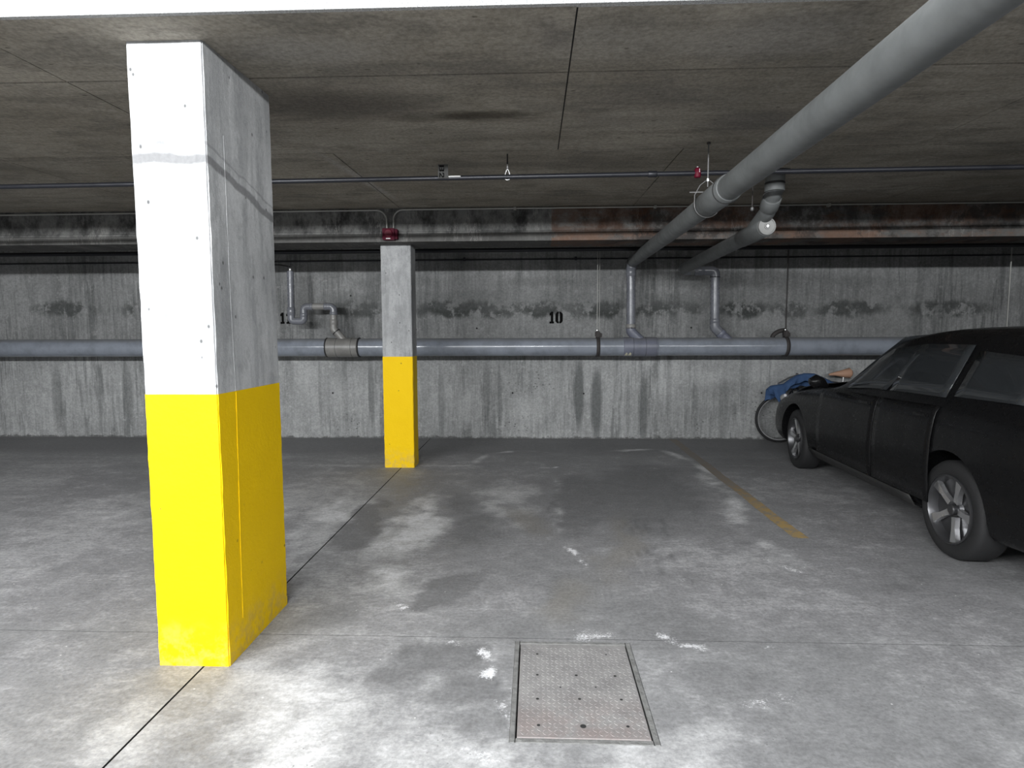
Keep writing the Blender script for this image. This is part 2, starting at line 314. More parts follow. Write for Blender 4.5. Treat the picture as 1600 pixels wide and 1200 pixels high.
def m_pipe(name, col, rough, dirt=0.25):
    t = NT(name); P = t.geo
    n = t.noise(P, 5, 6, 0.65); s = t.noise(t.map(P, scale=(1, 8, 8)), 2.0, 5, 0.6)
    c = t.mix(t.step(n, 0.35, 0.7), col, tuple(x*(1-dirt) for x in col))
    up = t.sep(t.n('ShaderNodeNewGeometry').outputs['Normal'])[2]
    dust = t.math('MULTIPLY', t.step(up, 0.45, 0.95), 0.5)
    c = t.mix(dust, c, (0.15, 0.145, 0.135))
    t.set(col=c, rough=t.step(s, 0.3, 0.7, rough-0.05, rough+0.08), spec=0.5)
    return t.m

def m_plate():
    t = NT('worn_steel_plate'); P = t.geo; x, y, z = t.sep(P)[:3]
    n = t.noise(P, 9, 7, 0.7); f = t.noise(P, 90, 4, 0.7)
    c = t.mix(t.step(n, 0.3, 0.7), (0.25, 0.242, 0.242), (0.36, 0.35, 0.347))
    rust = t.math('MULTIPLY', t.step(y, 2.36, 2.05), t.step(t.noise(P, 5, 6, 0.7), 0.36, 0.6))
    c = t.mix(t.math('MULTIPLY', rust, 0.55), c, (0.30, 0.235, 0.222))
    c = t.mix(0.4, c, t.mix(f, (0.1, 0.1, 0.1), (0.9, 0.9, 0.9)), 'OVERLAY')
    t.set(col=c, rough=0.6, metal=0.25); t.bump(n, 0.002, 0.6)
    return t.m

def m_line():
    t = NT('worn_ochre_line'); P = t.geo; x, y, z = t.sep(P)[:3]
    n = t.noise(t.map(P, scale=(1, 1, 1)), 12, 8, 0.75)
    wear = t.step(t.math('ADD', n, t.math('MULTIPLY', t.step(y, 4.4, 7.0), 0.10)), 0.43, 0.60)
    far = t.step(y, 4.6, 6.6)
    paint = t.mix(far, (0.38, 0.26, 0.10), (0.23, 0.17, 0.115))
    c = t.mix(t.math('MULTIPLY', wear, 0.75), paint, (0.20, 0.195, 0.185))
    t.set(col=c, rough=0.75); return t.m

def m_denim():
    t = NT('blue_denim'); P = t.geo
    n = t.noise(P, 12, 5, 0.6); f = t.noise(P, 260, 2, 0.5)
    c = t.mix(n, (0.022, 0.052, 0.135), (0.055, 0.115, 0.24)); c = t.mix(0.3, c, t.mix(f, (0.1, 0.1, 0.1), (0.9, 0.9, 0.9)), 'OVERLAY')
    t.set(col=c, rough=0.9); t.bump(f, 0.001); return t.m

def m_glass():
    t = NT('car_glass'); t.set(col=(0.05, 0.055, 0.06), rough=0.04, spec=0.6, trans=0.55); return t.m

MT = dict(floor=m_floor(), wall=m_wall(), ceiling=m_ceiling(), beam=m_beam(), pillar=m_pillar('pillar_concrete', 0, False), pillar_near=m_pillar('pillar_concrete_near', 0, True),
          yellow=m_yellow(), fascia=m_fascia(), plate=m_plate(), line=m_line(), denim=m_denim(), glass=m_glass(),
          pvc=m_pipe('blue_grey_pipe', (0.235, 0.258, 0.30), 0.18), pvc_thin=m_pipe('slate_grey_pipe', (0.165, 0.172, 0.195), 0.26),
          pvc_grey=m_pipe('plain_grey_pipe', (0.135, 0.142, 0.143), 0.5), fitting=m_pipe('warm_grey_fitting', (0.23, 0.225, 0.215), 0.38), fit_blue=m_pipe('dark_blue_grey_fitting', (0.16, 0.17, 0.215), 0.35),
          rubber=simple('black_rubber', (0.018, 0.018, 0.019), 0.6), tyre=simple('tyre_rubber', (0.016, 0.016, 0.017), 0.7, bump=0.001, scale=60),
          black=simple('black_steel', (0.018, 0.019, 0.024), 0.35, 0.3), dark=simple('dark_gap', (0.02, 0.02, 0.02), 0.9), stencil=simple('black_stencil_paint', (0.006, 0.006, 0.006), 0.9, scale=40, spec=0.03),
          zinc=simple('zinc_steel', (0.55, 0.55, 0.55), 0.35, 0.9), conduit=simple('galvanised_conduit', (0.38, 0.38, 0.36), 0.45, 0.5), strap=simple('dull_strap_steel', (0.13, 0.13, 0.13), 0.45, 0.6), rust=simple('rusty_clamp_iron', (0.05, 0.045, 0.044), 0.75, 0.3, 0.5, 40, 0.001),
          red=simple('red_alarm_plastic', (0.060, 0.0015, 0.012), 0.6, spec=0.15), redglass=simple('red_cap_plastic', (0.09, 0.003, 0.014), 0.5, spec=0.2), white=simple('white_label', (0.7, 0.7, 0.68), 0.6), cream=simple('cream_label', (0.55, 0.53, 0.40), 0.6),
          cap=simple('pale_steel_cap', (0.24, 0.24, 0.235), 0.45, 0.35, 0.25, 30), paint=simple('black_car_paint', (0.006, 0.006, 0.0065), 0.3, 0.0, 0.1, 30, 0, 0.15, 0.12),
          plastic=simple('black_trim_plastic', (0.02, 0.02, 0.02), 0.6), alloy=simple('machined_alloy', (0.75, 0.75, 0.76), 0.22, 0.9), rimsilver=simple('silver_bicycle_rim', (0.5, 0.5, 0.51), 0.35, 0.4), rimdark=simple('dark_rim', (0.09, 0.09, 0.095), 0.35, 0.7),
          lamp=simple('lamp_lens', (0.6, 0.6, 0.62), 0.15), lampred=simple('red_lens', (0.3, 0.01, 0.01), 0.2), bare=simple('room_concrete', (0.30, 0.30, 0.30), 0.9, 0, 0.3, 3), tan=simple('tan_leather', (0.42, 0.25, 0.17), 0.7),
          tagplate=simple('grey_tag', (0.065, 0.065, 0.063), 0.8, spec=0.1),
          lip=simple('hatch_rim_cement', (0.18, 0.18, 0.176), 0.9, 0, 0.6, 26, 0.01))

# ------------------------------------------------------------------ object helpers
WORLD = {}                      # world position of each root (roots without rotation)
def tag(o, label=None, cat=None, group=None, kind=None):
    for k, v in (('label', label), ('category', cat), ('group', group), ('kind', kind)):
        if v: o[k] = v
    return o
def thing(name, loc, label, cat, group=None, rz=0):
    o = bpy.data.objects.new(name, None); COL.objects.link(o); o.location = loc; o.rotation_euler = (0, 0, rz)
    o.empty_display_size = 0.1
    WORLD[o.name] = Vector(loc) if not rz else Vector((0, 0, 0))
    return tag(o, label, cat, group)
class MB:
    def __init__(s): s.bm = bmesh.new()
    def box(s, x0, x1, y0, y1, z0, z1):
        v = [s.bm.verts.new(p) for p in ((x0, y0, z0), (x1, y0, z0), (x1, y1, z0), (x0, y1, z0), (x0, y0, z1), (x1, y0, z1), (x1, y1, z1), (x0, y1, z1))]
        for f in ((3, 2, 1, 0), (4, 5, 6, 7), (0, 1, 5, 4), (1, 2, 6, 5), (2, 3, 7, 6), (3, 0, 4, 7)): s.bm.faces.new([v[i] for i in f])
        return s
    def rbox(s, x0, x1, y0, y1, z0, z1, b=0.01, seg=2):
        t = MB().box(x0, x1, y0, y1, z0, z1)
        bmesh.ops.bevel(t.bm, geom=t.bm.edges[:], offset=b, segments=seg, affect='EDGES')
        return s.join(t)
    def join(s, t):
        me = bpy.data.meshes.new('tmp'); t.bm.to_mesh(me); s.bm.from_mesh(me); bpy.data.meshes.remove(me); return s
    def prism(s, pts, y0, y1):                     # polygon in XZ pushed along Y
        a = [s.bm.verts.new((x, y0, z)) for x, z in pts]; b = [s.bm.verts.new((x, y1, z)) for x, z in pts]
        n = len(pts); s.bm.faces.new(a); s.bm.faces.new(b[::-1])
        for i in range(n): s.bm.faces.new((a[i], b[i], b[(i+1) % n], a[(i+1) % n]))
        bmesh.ops.recalc_face_normals(s.bm, faces=s.bm.faces[:]); return s
    def sweep(s, pts, r, seg=16, caps=True):
        pts = [Vector(p) for p in pts]; rr = r if isinstance(r, (list, tuple)) else [r]*len(pts)
        tn = []
        for i in range(len(pts)):
            d = (pts[min(i+1, len(pts)-1)]-pts[max(i-1, 0)]).normalized(); tn.append(d)
        u = tn[0].orthogonal().normalized(); rings = []
        for i, p in enumerate(pts):
            u = (u-tn[i]*u.dot(tn[i])).normalized(); v = tn[i].cross(u)
            rings.append([s.bm.verts.new(p+(u*cos(2*pi*k/seg)+v*sin(2*pi*k/seg))*rr[i]) for k in range(seg)])
        for a, b in zip(rings, rings[1:]):
            for k in range(seg): s.bm.faces.new((a[k], a[(k+1) % seg], b[(k+1) % seg], b[k]))
        if caps: s.bm.faces.new(rings[0][::-1]); s.bm.faces.new(rings[-1])
        return s
    def cyl(s, a, b, r, seg=24, r2=None): return s.sweep([a, b], [r, r if r2 is None else r2], seg)
    def collar(s, a, b, r, c=0.004, seg=32):       # short sleeve with softened rims
        a, b = Vector(a), Vector(b); d = (b-a).normalized()
        return s.sweep([a, a+d*c*0.01, a+d*c, b-d*c, b-d*c*0.01, b], [r-c, r-c*0.9, r, r, r-c*0.9, r-c], seg)
    def lathe(s, prof, c, ax='x', seg=48):         # prof: (radius, offset along axis)
        c = Vector(c); rings = []
        for rad, off in prof:
            ring = []
            for k in range(seg):
                a = 2*pi*k/seg; q = (off, rad*cos(a), rad*sin(a)) if ax == 'x' else ((rad*cos(a), off, rad*sin(a)) if ax == 'y' else (rad*cos(a), rad*sin(a), off))
                ring.append(s.bm.verts.new(c+Vector(q)))
            rings.append(ring)
        for a, b in zip(rings, rings[1:]):
            for k in range(seg): s.bm.faces.new((a[k], a[(k+1) % seg], b[(k+1) % seg], b[k]))
        if prof[0] != prof[-1]:
            s.bm.faces.new(rings[0][::-1]); s.bm.faces.new(rings[-1])
        bmesh.ops.recalc_face_normals(s.bm, faces=s.bm.faces[:]); return s
    def torus(s, c, ax, r, rt, seg=48, st=10):
        prof = [(r+rt*cos(2*pi*k/st), rt*sin(2*pi*k/st)) for k in range(st)]; prof.append(prof[0])
        return s.lathe(prof, c, ax, seg)
    def build(s, name, mat, parent=None, smooth=None, keep=False):
        me = bpy.data.meshes.new(name); off = Vector((0, 0, 0))
        p = parent
        if p is not None and not keep:
            while p.parent is not None: p = p.parent
            off = WORLD.get(p.name, off)
        if off.length: bmesh.ops.translate(s.bm, verts=s.bm.verts[:], vec=-off)
        bmesh.ops.remove_doubles(s.bm, verts=s.bm.verts[:], dist=1e-6)
        s.bm.to_mesh(me); s.bm.free(); me.materials.append(MT[mat])
        if smooth is not None:
            me.polygons.foreach_set('use_smooth', [True]*len(me.polygons)); me.set_sharp_from_angle(angle=R(smooth))
        o = bpy.data.objects.new(name, me); COL.objects.link(o)
        if parent is not None: o.parent = parent
        return o
def fillet(pts, r, n=8):
    """polyline with its corners rounded to radius r"""
    pts = [Vector(p) for p in pts]; out = [pts[0]]
    for i in range(1, len(pts)-1):
        p, a, b = pts[i], (pts[i-1]-pts[i]), (pts[i+1]-pts[i]); ang = a.angle(b)
        t = min(r/math.tan(ang/2), a.length*0.49, b.length*0.49); rad = t*math.tan(ang/2)
        an, bn = a.normalized(), b.normalized(); ctr = p+(an+bn).normalized()*(rad/sin(ang/2))
        s0, s1 = p+an*t-ctr, p+bn*t-ctr
        for k in range(n+1):
            f = k/n; out.append(ctr+(s0.normalized()*(1-f)+s1.normalized()*f).normalized()*rad)
    out.append(pts[-1]); return out

# ------------------------------------------------------------------ dimensions
W = 8.19                          # back wall
def CZ(y): return 2.5666+0.02563*y   # underside of the sloping slab
XL, XR, YB = -9.0, 9.0, -7.0
JX = -1.45                        # saw-cut joint between the bays
HX0, HX1, HY0, HY1 = -0.092, 0.446, 2.012, 2.716      # opening of the floor hatch

# ------------------------------------------------------------------ setting
floor = MB().box(XL, XR, YB, W+0.3, -0.30, -0.03).build('floor', 'dark'); tag(floor, kind='structure')
g = 0.0045
def ticks(a, b, fa, fb, st=0.03):
    """grid lines between a and b: fine inside fa..fb, coarse outside"""
    L = [a]; 
    while L[-1] < b-1e-6:
        x = L[-1]; n = x+(st if fa <= x < fb else 0.6)
        if x < fa < n: n = fa
        L.append(b if n > b-0.006 else n)
    return L
def slab(rects):
    V, F, SIDE = [], [], []
    for x0, x1, y0, y1 in rects:
        X = ticks(x0, x1, -4.6, 4.4); Y = ticks(y0, y1, 1.35, 8.3); b0 = len(V); nx, ny = len(X), len(Y)
        V += [(x, y, 0.0) for y in Y for x in X]
        F += [(b0+j*nx+i, b0+j*nx+i+1, b0+(j+1)*nx+i+1, b0+(j+1)*nx+i) for j in range(ny-1) for i in range(nx-1)]
        e = len(V); V += [(x0, y0, 0), (x1, y0, 0), (x1, y1, 0), (x0, y1, 0), (x0, y0, -.032), (x1, y0, -.032), (x1, y1, -.032), (x0, y1, -.032)]
        F += [(e+4+i, e+4+(i+1) % 4, e+(i+1) % 4, e+i) for i in range(4)]; SIDE += range(len(F)-4, len(F))
    me = bpy.data.meshes.new('floor_slab'); me.from_pydata(V, [], F); me.materials.append(MT['floor']); me.materials.append(MT['dark'])
    for i in SIDE: me.polygons[i].material_index = 1
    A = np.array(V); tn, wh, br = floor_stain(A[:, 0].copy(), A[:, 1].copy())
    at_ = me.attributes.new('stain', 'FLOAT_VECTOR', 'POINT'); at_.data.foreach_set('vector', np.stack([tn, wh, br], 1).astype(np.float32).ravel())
    o = bpy.data.objects.new('floor_slab', me); COL.objects.link(o); o.parent = floor
    return o
YJ1, YJ2 = 2.745, 6.525
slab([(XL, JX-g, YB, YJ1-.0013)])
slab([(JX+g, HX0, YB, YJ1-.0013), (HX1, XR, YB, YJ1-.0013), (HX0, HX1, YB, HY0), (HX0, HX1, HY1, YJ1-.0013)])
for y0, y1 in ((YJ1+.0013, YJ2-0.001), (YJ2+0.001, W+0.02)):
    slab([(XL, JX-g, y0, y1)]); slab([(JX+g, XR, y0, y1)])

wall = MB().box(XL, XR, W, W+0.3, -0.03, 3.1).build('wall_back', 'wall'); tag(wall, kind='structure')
for px, py in ((801, 614), (912, 615), (1118, 470), (745, 513), (1080, 512), (650, 515), (548, 462), (1190, 614), (520, 614), (1300, 614)):
    p = at(px, py, 1, W)
    MB().lathe([(0.014, 0.004), (0.012, -0.002), (0.004, -0.002)], (p.x, W, p.z), 'y', 14).build('form_tie_hole', 'dark', wall)
for nm, b in (('wall_left', (XL-0.3, XL, YB, W+0.3, -0.3, 3.3)), ('wall_right', (XR, XR+0.3, YB, W+0.3, -0.3, 3.3)), ('wall_front', (XL-0.3, XR+0.3, YB-0.3, YB, -0.3, 3.3))):
    tag(MB().box(*b).build(nm, 'bare'), kind='structure')
# parking-level slab over the bays: cast panels with recessed joints under a backing
def sloped(m, x0, x1, y0, y1, dz0, dz1):
    v = [m.bm.verts.new((x, y, CZ(y)+dz)) for dz in (dz0, dz1) for x, y in ((x0, y0), (x1, y0), (x1, y1), (x0, y1))]
    for f in ((3, 2, 1, 0), (4, 5, 6, 7), (0, 1, 5, 4), (1, 2, 6, 5), (2, 3, 7, 6), (3, 0, 4, 7)): m.bm.faces.new([v[i] for i in f])
    return m
YE = 2.262
ceiling = sloped(MB(), XL, XR, YE+0.02, W+0.02, 0.006, 0.40).build('ceiling', 'dark'); tag(ceiling, kind='structure')
gc = 0.0035
for (y0, y1, x_ref) in ((YE+0.002, 2.852, .155), (2.852, 4.13, .155), (4.13, 5.44, -1.37), (5.44, 6.70, -1.37), (6.70, W, .155)):
    k0 = math.floor((XL-x_ref)/2.36); x = x_ref+2.36*k0
    while x < XR:
        a, b = max(x, XL), min(x+2.36, XR)
        if b-a > 0.05:
            sk = 0.018 if x_ref > 0 and y1 < 5 else (0.05 if x_ref < 0 else 0)
            m = MB(); dz = random.uniform(-0.0008, 0.0012)
            sloped(m, a+gc, b-gc, y0+gc*2, y1-gc*2, dz, 0.006); m.build('ceiling_panel', 'ceiling', ceiling)
        x += 2.36
fas = MB().box(XL, XR, YE-0.012, YE+0.015, CZ(YE)+0.0, 3.1)
tag(fas.build('trim_1', 'fascia'), kind='structure')
tag(MB().box(XL, XR, YB, YE+0.1, 3.08, 3.3).build('ceiling_lane', 'fascia'), kind='structure')
# cross beam carried by the pillar line
bz = 2.386; Y0, Y1 = 6.15, 6.60
prof = [(Y0, bz), (Y0, 2.458), (Y0+0.012, 2.470), (Y0+0.012, 2.486), (Y0+0.028, 2.492), (Y0+0.028, 2.80), (Y1, 2.80), (Y1, bz)]
m = MB(); va = [m.bm.verts.new((XL, y, z)) for y, z in prof]; vb = [m.bm.verts.new((XR, y, z)) for y, z in prof]
m.bm.faces.new(va); m.bm.faces.new(vb[::-1])
for i in range(len(prof)): m.bm.faces.new((va[i], vb[i], vb[(i+1) % len(prof)], va[(i+1) % len(prof)]))
bmesh.ops.recalc_face_normals(m.bm, faces=m.bm.faces[:])
tag(m.build('trim_2', 'beam'), kind='structure')

# ------------------------------------------------------------------ pillars
def rough_box(x0, x1, y0, y1, z0, z1, bev, jit, nz):
    m = MB().box(x0, x1, y0, y1, z0, z1)
    bmesh.ops.bevel(m.bm, geom=[e for e in m.bm.edges if abs(e.verts[0].co.z-e.verts[1].co.z) > 0.1], offset=bev, segments=2, affect='EDGES')
    for i in range(1, nz):
        z = z0+(z1-z0)*i/nz
        bmesh.ops.bisect_plane(m.bm, geom=m.bm.verts[:]+m.bm.edges[:]+m.bm.faces[:], plane_co=(0, 0, z), plane_no=(0, 0, 1))
    for v in m.bm.verts:
        if z0+0.01 < v.co.z < z1-0.01: v.co.x += random.uniform(-jit, jit); v.co.y += random.uniform(-jit, jit)
    return m
def pillar(loc, x0, x1, y0, y1, zp, z1, label, shaft_label, mat):
    t = thing('concrete_pillar', loc, label, 'pillar', 'concrete pillars with yellow feet')
    rough_box(x0, x1, y0, y1, zp, z1, 0.005, 0.0012, 26).build('shaft', mat, t, 40)
    rough_box(x0-0.0015, x1+0.0015, y0-0.0015, y1+0.0015, 0.0, zp, 0.005, 0.0014, 30).build('painted_foot', 'yellow', t, 40)
    return t
pn = pillar((-1.486, 2.767, 0), -1.65, -1.3355, 2.4605, 3.0735, 1.1985, CZ(2.4605)+0.02, 'large concrete pillar at the left edge, near the camera, yellow paint on its lower half', None, 'pillar_near')
MB().sweep([(-1.3335, 2.612, 1.196), (-1.3332, 2.60, 0.7), (-1.3334, 2.592, 0.40), (-1.3336, 2.59, 0.16)], 0.0022, 6).build('form_ridge', 'yellow', pn)
MB().sweep([(-1.3352, 2.612, 1.20), (-1.3350, 2.60, 1.7), (-1.3352, 2.60, 2.3)], 0.0015, 6).build('form_ridge', 'pillar_near', pn)
pm = pillar((-1.469, 6.48, 0), -1.6292, -1.3089, 6.362, 6.607, 1.2072, bz, 'slender square concrete pillar with bright yellow foot below the red alarm box', None, 'pillar')

# ------------------------------------------------------------------ bay numbers and floor line
def stencil(name, polys, origin, plane, label):
    """polys in a unit frame: x right, y up; plane 'wall' or 'slab' (reads with its top towards +x)"""
    t = MB()
    for poly in polys:
        if plane == 'wall': pts = [(origin[0]+x, origin[2]+z) for x, z in poly]; t.prism(pts, W-0.0012, W+0.001)
        else:
            a = [t.bm.verts.new((origin[0]+y, origin[1]-x, CZ(origin[1]-x)-0.0016)) for x, y in poly]
            b = [t.bm.verts.new((v.co.x, v.co.y, v.co.z+0.003)) for v in a]
            n = len(a); t.bm.faces.new(a); t.bm.faces.new(b[::-1])
            for i in range(n): t.bm.faces.new((a[i], b[i], b[(i+1) % n], a[(i+1) % n]))
            bmesh.ops.recalc_face_normals(t.bm, faces=t.bm.faces[:])
    o = t.build(name, 'stencil'); return tag(o, label, 'number')
def sc(polys, sx, sy_, ox=0, oy=0): return [[(ox+x*sx, oy+y*sy_) for x, y in p] for p in polys]
ONE = [[(0, .0), (1, .0), (1, .16), (.82, .18), (.82, 1), (.42, 1), (.0, .84), (.0, .66), (.30, .70), (.30, .18), (0, .16)]]
ZERO = [[(.47, 0), (.47, .15), (.40, .20), (.40, .80), (.47, .85), (.47, 1), (.22, .97), (.02, .80), (.02, .20), (.22, .03)],
        [(.53, 0), (.78, .03), (.98, .20), (.98, .80), (.78, .97), (.53, 1), (.53, .85), (.60, .80), (.60, .20), (.53, .15)]]
BEE = [[(.0, 0), (.26, 0), (.26, 1), (0, 1)], [(.32, 1), (.32, .86), (.66, .86), (.66, .58), (.32, .58), (.32, .44), (.66, .44), (.66, .14), (.32, .14), (.32, 0), (.85, 0), (.95, .1), (.95, .42), (.85, .51), (.95, .6), (.95, .9), (.85, 1)]]
TWO = [[(0, 0), (1, 0), (1, .2), (.42, .2), (1, .58), (1, .88), (.86, 1), (.14, 1), (0, .88), (0, .66), (.26, .66), (.26, .82), (.72, .82), (.72, .62), (0, .18)]]
p = at(858.5, 505.5, 1, W)
stencil('bay_number', sc(ONE, .062, .160)+sc(ZERO, .104, .160, .078), (p.x, 0, p.z), 'wall', 'black stencilled number 10 on the concrete wall above the big pipe')
p = at(438.5, 506, 1, W)
stencil('bay_number', sc(ONE, .058, .155)+sc(ONE, .058, .155, .082), (p.x, 0, p.z), 'wall', 'black stencilled number 11 on the wall, half behind the curved trap pipe')
tg = thing('pipe_marker', (-.632, 4.188, 2.525), 'tiny grey tag with black B2 turned sideways, standing on the sprinkler pipe', 'marker')
MB().box(-.662, -.592, 4.186, 4.190, 2.512, 2.605).build('tag_plate', 'tagplate', tg)
for gl, oz, h_ in ((BEE, 2.598, .042), (TWO, 2.550, .032)):
    m = MB()
    for poly in gl: q = MB().prism([(-.653+y*.033, oz-x*h_) for x, y in poly], 4.1845, 4.1862); m.join(q)
    m.build('character', 'stencil', tg)
# worn bay divider line, thin paint film
a0, a1 = 1.885, 4.20
m = MB(); ys = [a1+(W-0.02-a1)*i/40 for i in range(41)]
L_, R_ = [], []
for y in ys:
    xc = 1.884+(0.004*sin(y*5)); hw = 0.052+random.uniform(-.003, .003)
    L_.append(m.bm.verts.new((xc-hw, y, 0.0012))); R_.append(m.bm.verts.new((xc+hw, y, 0.0012)))
for i in range(40): m.bm.faces.new((L_[i], R_[i], R_[i+1], L_[i+1]))
tag(m.build('bay_line', 'line'), 'faded ochre yellow line painted on the floor between bay 10 and the car', 'floor marking')

# ------------------------------------------------------------------ floor hatch
t = thing('floor_hatch', (0.177, 2.365, -0.02), 'rusty square steel hatch cover with checker tread and small holes in the floor', 'hatch')
CX0, CX1, CY0, CY1 = -0.065, 0.418, 2.041, 2.690
m = MB(); m.box(HX0+.001, HX1-.001, HY0+.001, HY1-.001, -0.0295, -0.024); m.build('pit_base', 'dark', t)
m = MB(); e = 0.004
for b in ((HX0+.001, CX0-e*1.6, HY0+.001, HY1-.001), (CX1+e*1.7, HX1-.001, HY0+.001, HY1-.001), (CX0-e, CX1+e, HY0+.001, CY0-e), (CX0-e, CX1+e, CY1+e, HY1-.001)):
    m.rbox(b[0], b[1], b[2], b[3], -0.0235, 0.0015, 0.002, 1)
m.build('hatch_rim', 'lip', t)
holes = [(0.011, 2.603, .006), (0.011, 2.437, .006), (0.176, 2.438, .0065), (0.34, 2.438, .0065), (0.011, 2.269, .0065), (0.178, 2.273, .0065), (0.343, 2.274, .006), (0.014, 2.108, .0065), (0.179, 2.107, .0115), (0.344, 2.111, .0065), (0.322, 2.607, .004), (0.105, 2.35, .004), (0.25, 2.355, .004)]
m = MB().rbox(CX0, CX1, CY0, CY1, -0.014, 0.001, 0.0015, 1); cov = m.build('cover_plate', 'plate', t)
m = MB(); ro = 0
y = CY0+0.02
while y < CY1-0.014:
    x = CX0+0.018; co = 0
    while x < CX1-0.012:
        if all((x-h[0])**2+(y-h[1])**2 > (h[2]+.012)**2 for h in holes):
            a = R(45) if (co+ro) % 2 else R(-45)
            d = Vector((cos(a), sin(a), 0))*0.0105; n_ = Vector((-sin(a), cos(a), 0))*0.0032
            c0 = Vector((x, y, 0.0008)); vs = [m.bm.verts.new(c0+q) for q in (-d, n_, d, -n_)]
            vt = [m.bm.verts.new(c0+q*0.65+Vector((0, 0, 0.0011))) for q in (-d, n_, d, -n_)]
            m.bm.faces.new(vt[::-1])
            for i in range(4): m.bm.faces.new((vs[i], vt[i], vt[(i+1) % 4], vs[(i+1) % 4]))
        x += 0.0205; co += 1
    y += 0.0205; ro += 1
bmesh.ops.recalc_face_normals(m.bm, faces=m.bm.faces[:])
tag(m.build('tread', 'plate', t), kind='stuff')
for hx, hy, hr in holes:
    MB().lathe([(hr, 0.0022), (hr*0.8, 0.0012)], (hx, hy, 0), 'z', 14).build('bolt_hole', 'dark', t)

# ------------------------------------------------------------------ main drain pipe
PY, PZ, PR = 7.75, 1.2765, 0.1155
t = thing('drain_main', (0, PY, PZ), 'thick blue-grey horizontal drain pipe running along the back wall', 'pipe')
w1a, w1b = at(508, 540, 1, PY-.1).x, at(557, 540, 1, PY-.1).x
w2a, w2b = at(975, 540, 1, PY-.1).x, at(1027, 540, 1, PY-.1).x
for a, b in ((XL, w1a), (w1b, w2a), (w2b, XR)):
    MB().cyl((a, PY, PZ), (b, PY, PZ), PR, 48).build('pipe_run', 'pvc', t, 40)
MB().collar((w1a, PY, PZ), (w1b, PY, PZ), PR+0.008, 0.006, 48).build('wye_fitting', 'fitting', t, 40)
MB().collar((w2a, PY, PZ), (w2b, PY, PZ), PR+0.008, 0.006, 48).build('wye_fitting', 'fit_blue', t, 40)
for xx, mt in ((w1a-.004, 'rubber'), (w1b+.010, 'rubber')):
    MB().torus((xx, PY, PZ), 'x', PR+0.003, 0.011, 48, 8).build('joint_ring', mt, t, 40)
for xx in (w1a+.13, w1a+.33, w2a+.125, w2a+.28):
    MB().torus((xx, PY, PZ), 'x', PR+0.0075, 0.0022, 48, 6).build('seam_ring', 'dark', t, 40)
MB().torus((w2b+.012, PY, PZ), 'x', PR, 0.005, 48, 6).build('joint_ring', 'fit_blue', t, 40)
p = at(980.5, 552, 1, PY-.12); rr = PR+0.0095
# sticker on the fitting's lower face, two torn pieces
m = MB()
for x0, x1 in ((w2a+.012, w2a+.050), (w2a+.056, w2a+.098)):
    for k in range(3):
        a0_, a1_ = R(-62+k*9), R(-53+k*9)
        vs = [m.bm.verts.new((x, PY-rr*cos(a), PZ+rr*sin(a))) for x, a in ((x0+.006*k, a0_), (x1, a0_), (x1-.006*k, a1_), (x0+.01*k, a1_))]
        m.bm.faces.new(vs)
m.build('torn_sticker', 'cream', t)

def pipe_thing(name, loc, label, parts, group=None):
    t = thing(name, loc, label, 'pipe', group)
    for nm, kind, a, mat in parts:
        m = MB()
        if kind == 'sweep': m.sweep(a[0], a[1], 28)
        elif kind == 'collar': m.collar(a[0], a[1], a[2], 0.003, 28)
        m.build(nm, mat, t, 50)
    return t
Q = lambda x, z: (x, PY, z)
# trap riser by the left pillar
rt_ = 0.044; S1 = fillet([Q(-3.178, 1.70), Q(-3.178, 1.622), Q(-3.012, 1.622), Q(-3.012, 1.70)], 0.083)
ZT = 2.285
t = pipe_thing('trap_pipe', Q(-3.0, 1.40), 'slim grey riser with S-shaped trap joining the main drain left of the pillar', [
    ('pipe_run', 'sweep', ([Q(-3.170, ZT-.02), Q(-3.176, 1.76)], rt_-.001), 'pvc_thin'),
    ('collar', 'collar', (Q(-3.176, 1.80), Q(-3.178, 1.695), rt_+.007), 'pvc_thin'),
    ('trap_bend', 'sweep', (S1, rt_+.003), 'pvc_thin'),
    ('collar', 'collar', (Q(-3.012, 1.675), Q(-3.011, 1.722), rt_+.007), 'pvc_thin'),
    ('elbow', 'sweep', (fillet([Q(-3.011, 1.71), Q(-3.009, 1.810), Q(-2.90, 1.810)], 0.075), rt_+.003), 'pvc_thin'),
    ('collar', 'collar', (Q(-2.915, 1.810), Q(-2.885, 1.810), rt_+.006), 'pvc_thin'),
    ('pipe_run', 'sweep', ([Q(-2.90, 1.810), Q(-2.72, 1.809)], rt_-.001), 'fitting'),
    ('collar', 'collar', (Q(-2.735, 1.809), Q(-2.70, 1.809), rt_+.006), 'pvc_thin'),
    ('elbow', 'sweep', (fillet([Q(-2.71, 1.809), Q(-2.617, 1.808), Q(-2.618, 1.70)], 0.08), rt_+.003), 'pvc_thin'),
    ('collar', 'collar', (Q(-2.618, 1.735), Q(-2.619, 1.700), rt_+.007), 'pvc_thin'),
    ('pipe_run', 'sweep', ([Q(-2.618, 1.71), Q(-2.620, 1.60)], rt_), 'fitting'),
    ('collar', 'collar', (Q(-2.620, 1.640), Q(-2.621, 1.575), rt_+.007), 'fitting'),
    ('elbow', 'sweep', (fillet([Q(-2.621, 1.58), Q(-2.621, 1.515), Q(-2.575, 1.465)], 0.05), rt_+.005), 'fitting'),
    ('branch', 'sweep', ([Q(-2.582, 1.474), Q(-2.47, 1.345)], rt_+.004), 'fitting'),
])
m = MB(); d = Vector((.11, 0, -.127)).normalized(); c0 = Vector(Q(-2.590, 1.483))
m.sweep([c0, c0+d*.006, c0+d*.012], [rt_+.011]*3, 28).build('joint_ring', 'rubber', t, 50)
t2 = thing('drip_hose', Q(-3.171, ZT), 'thin dark hose dropping into the open top of the trap riser', 'hose')
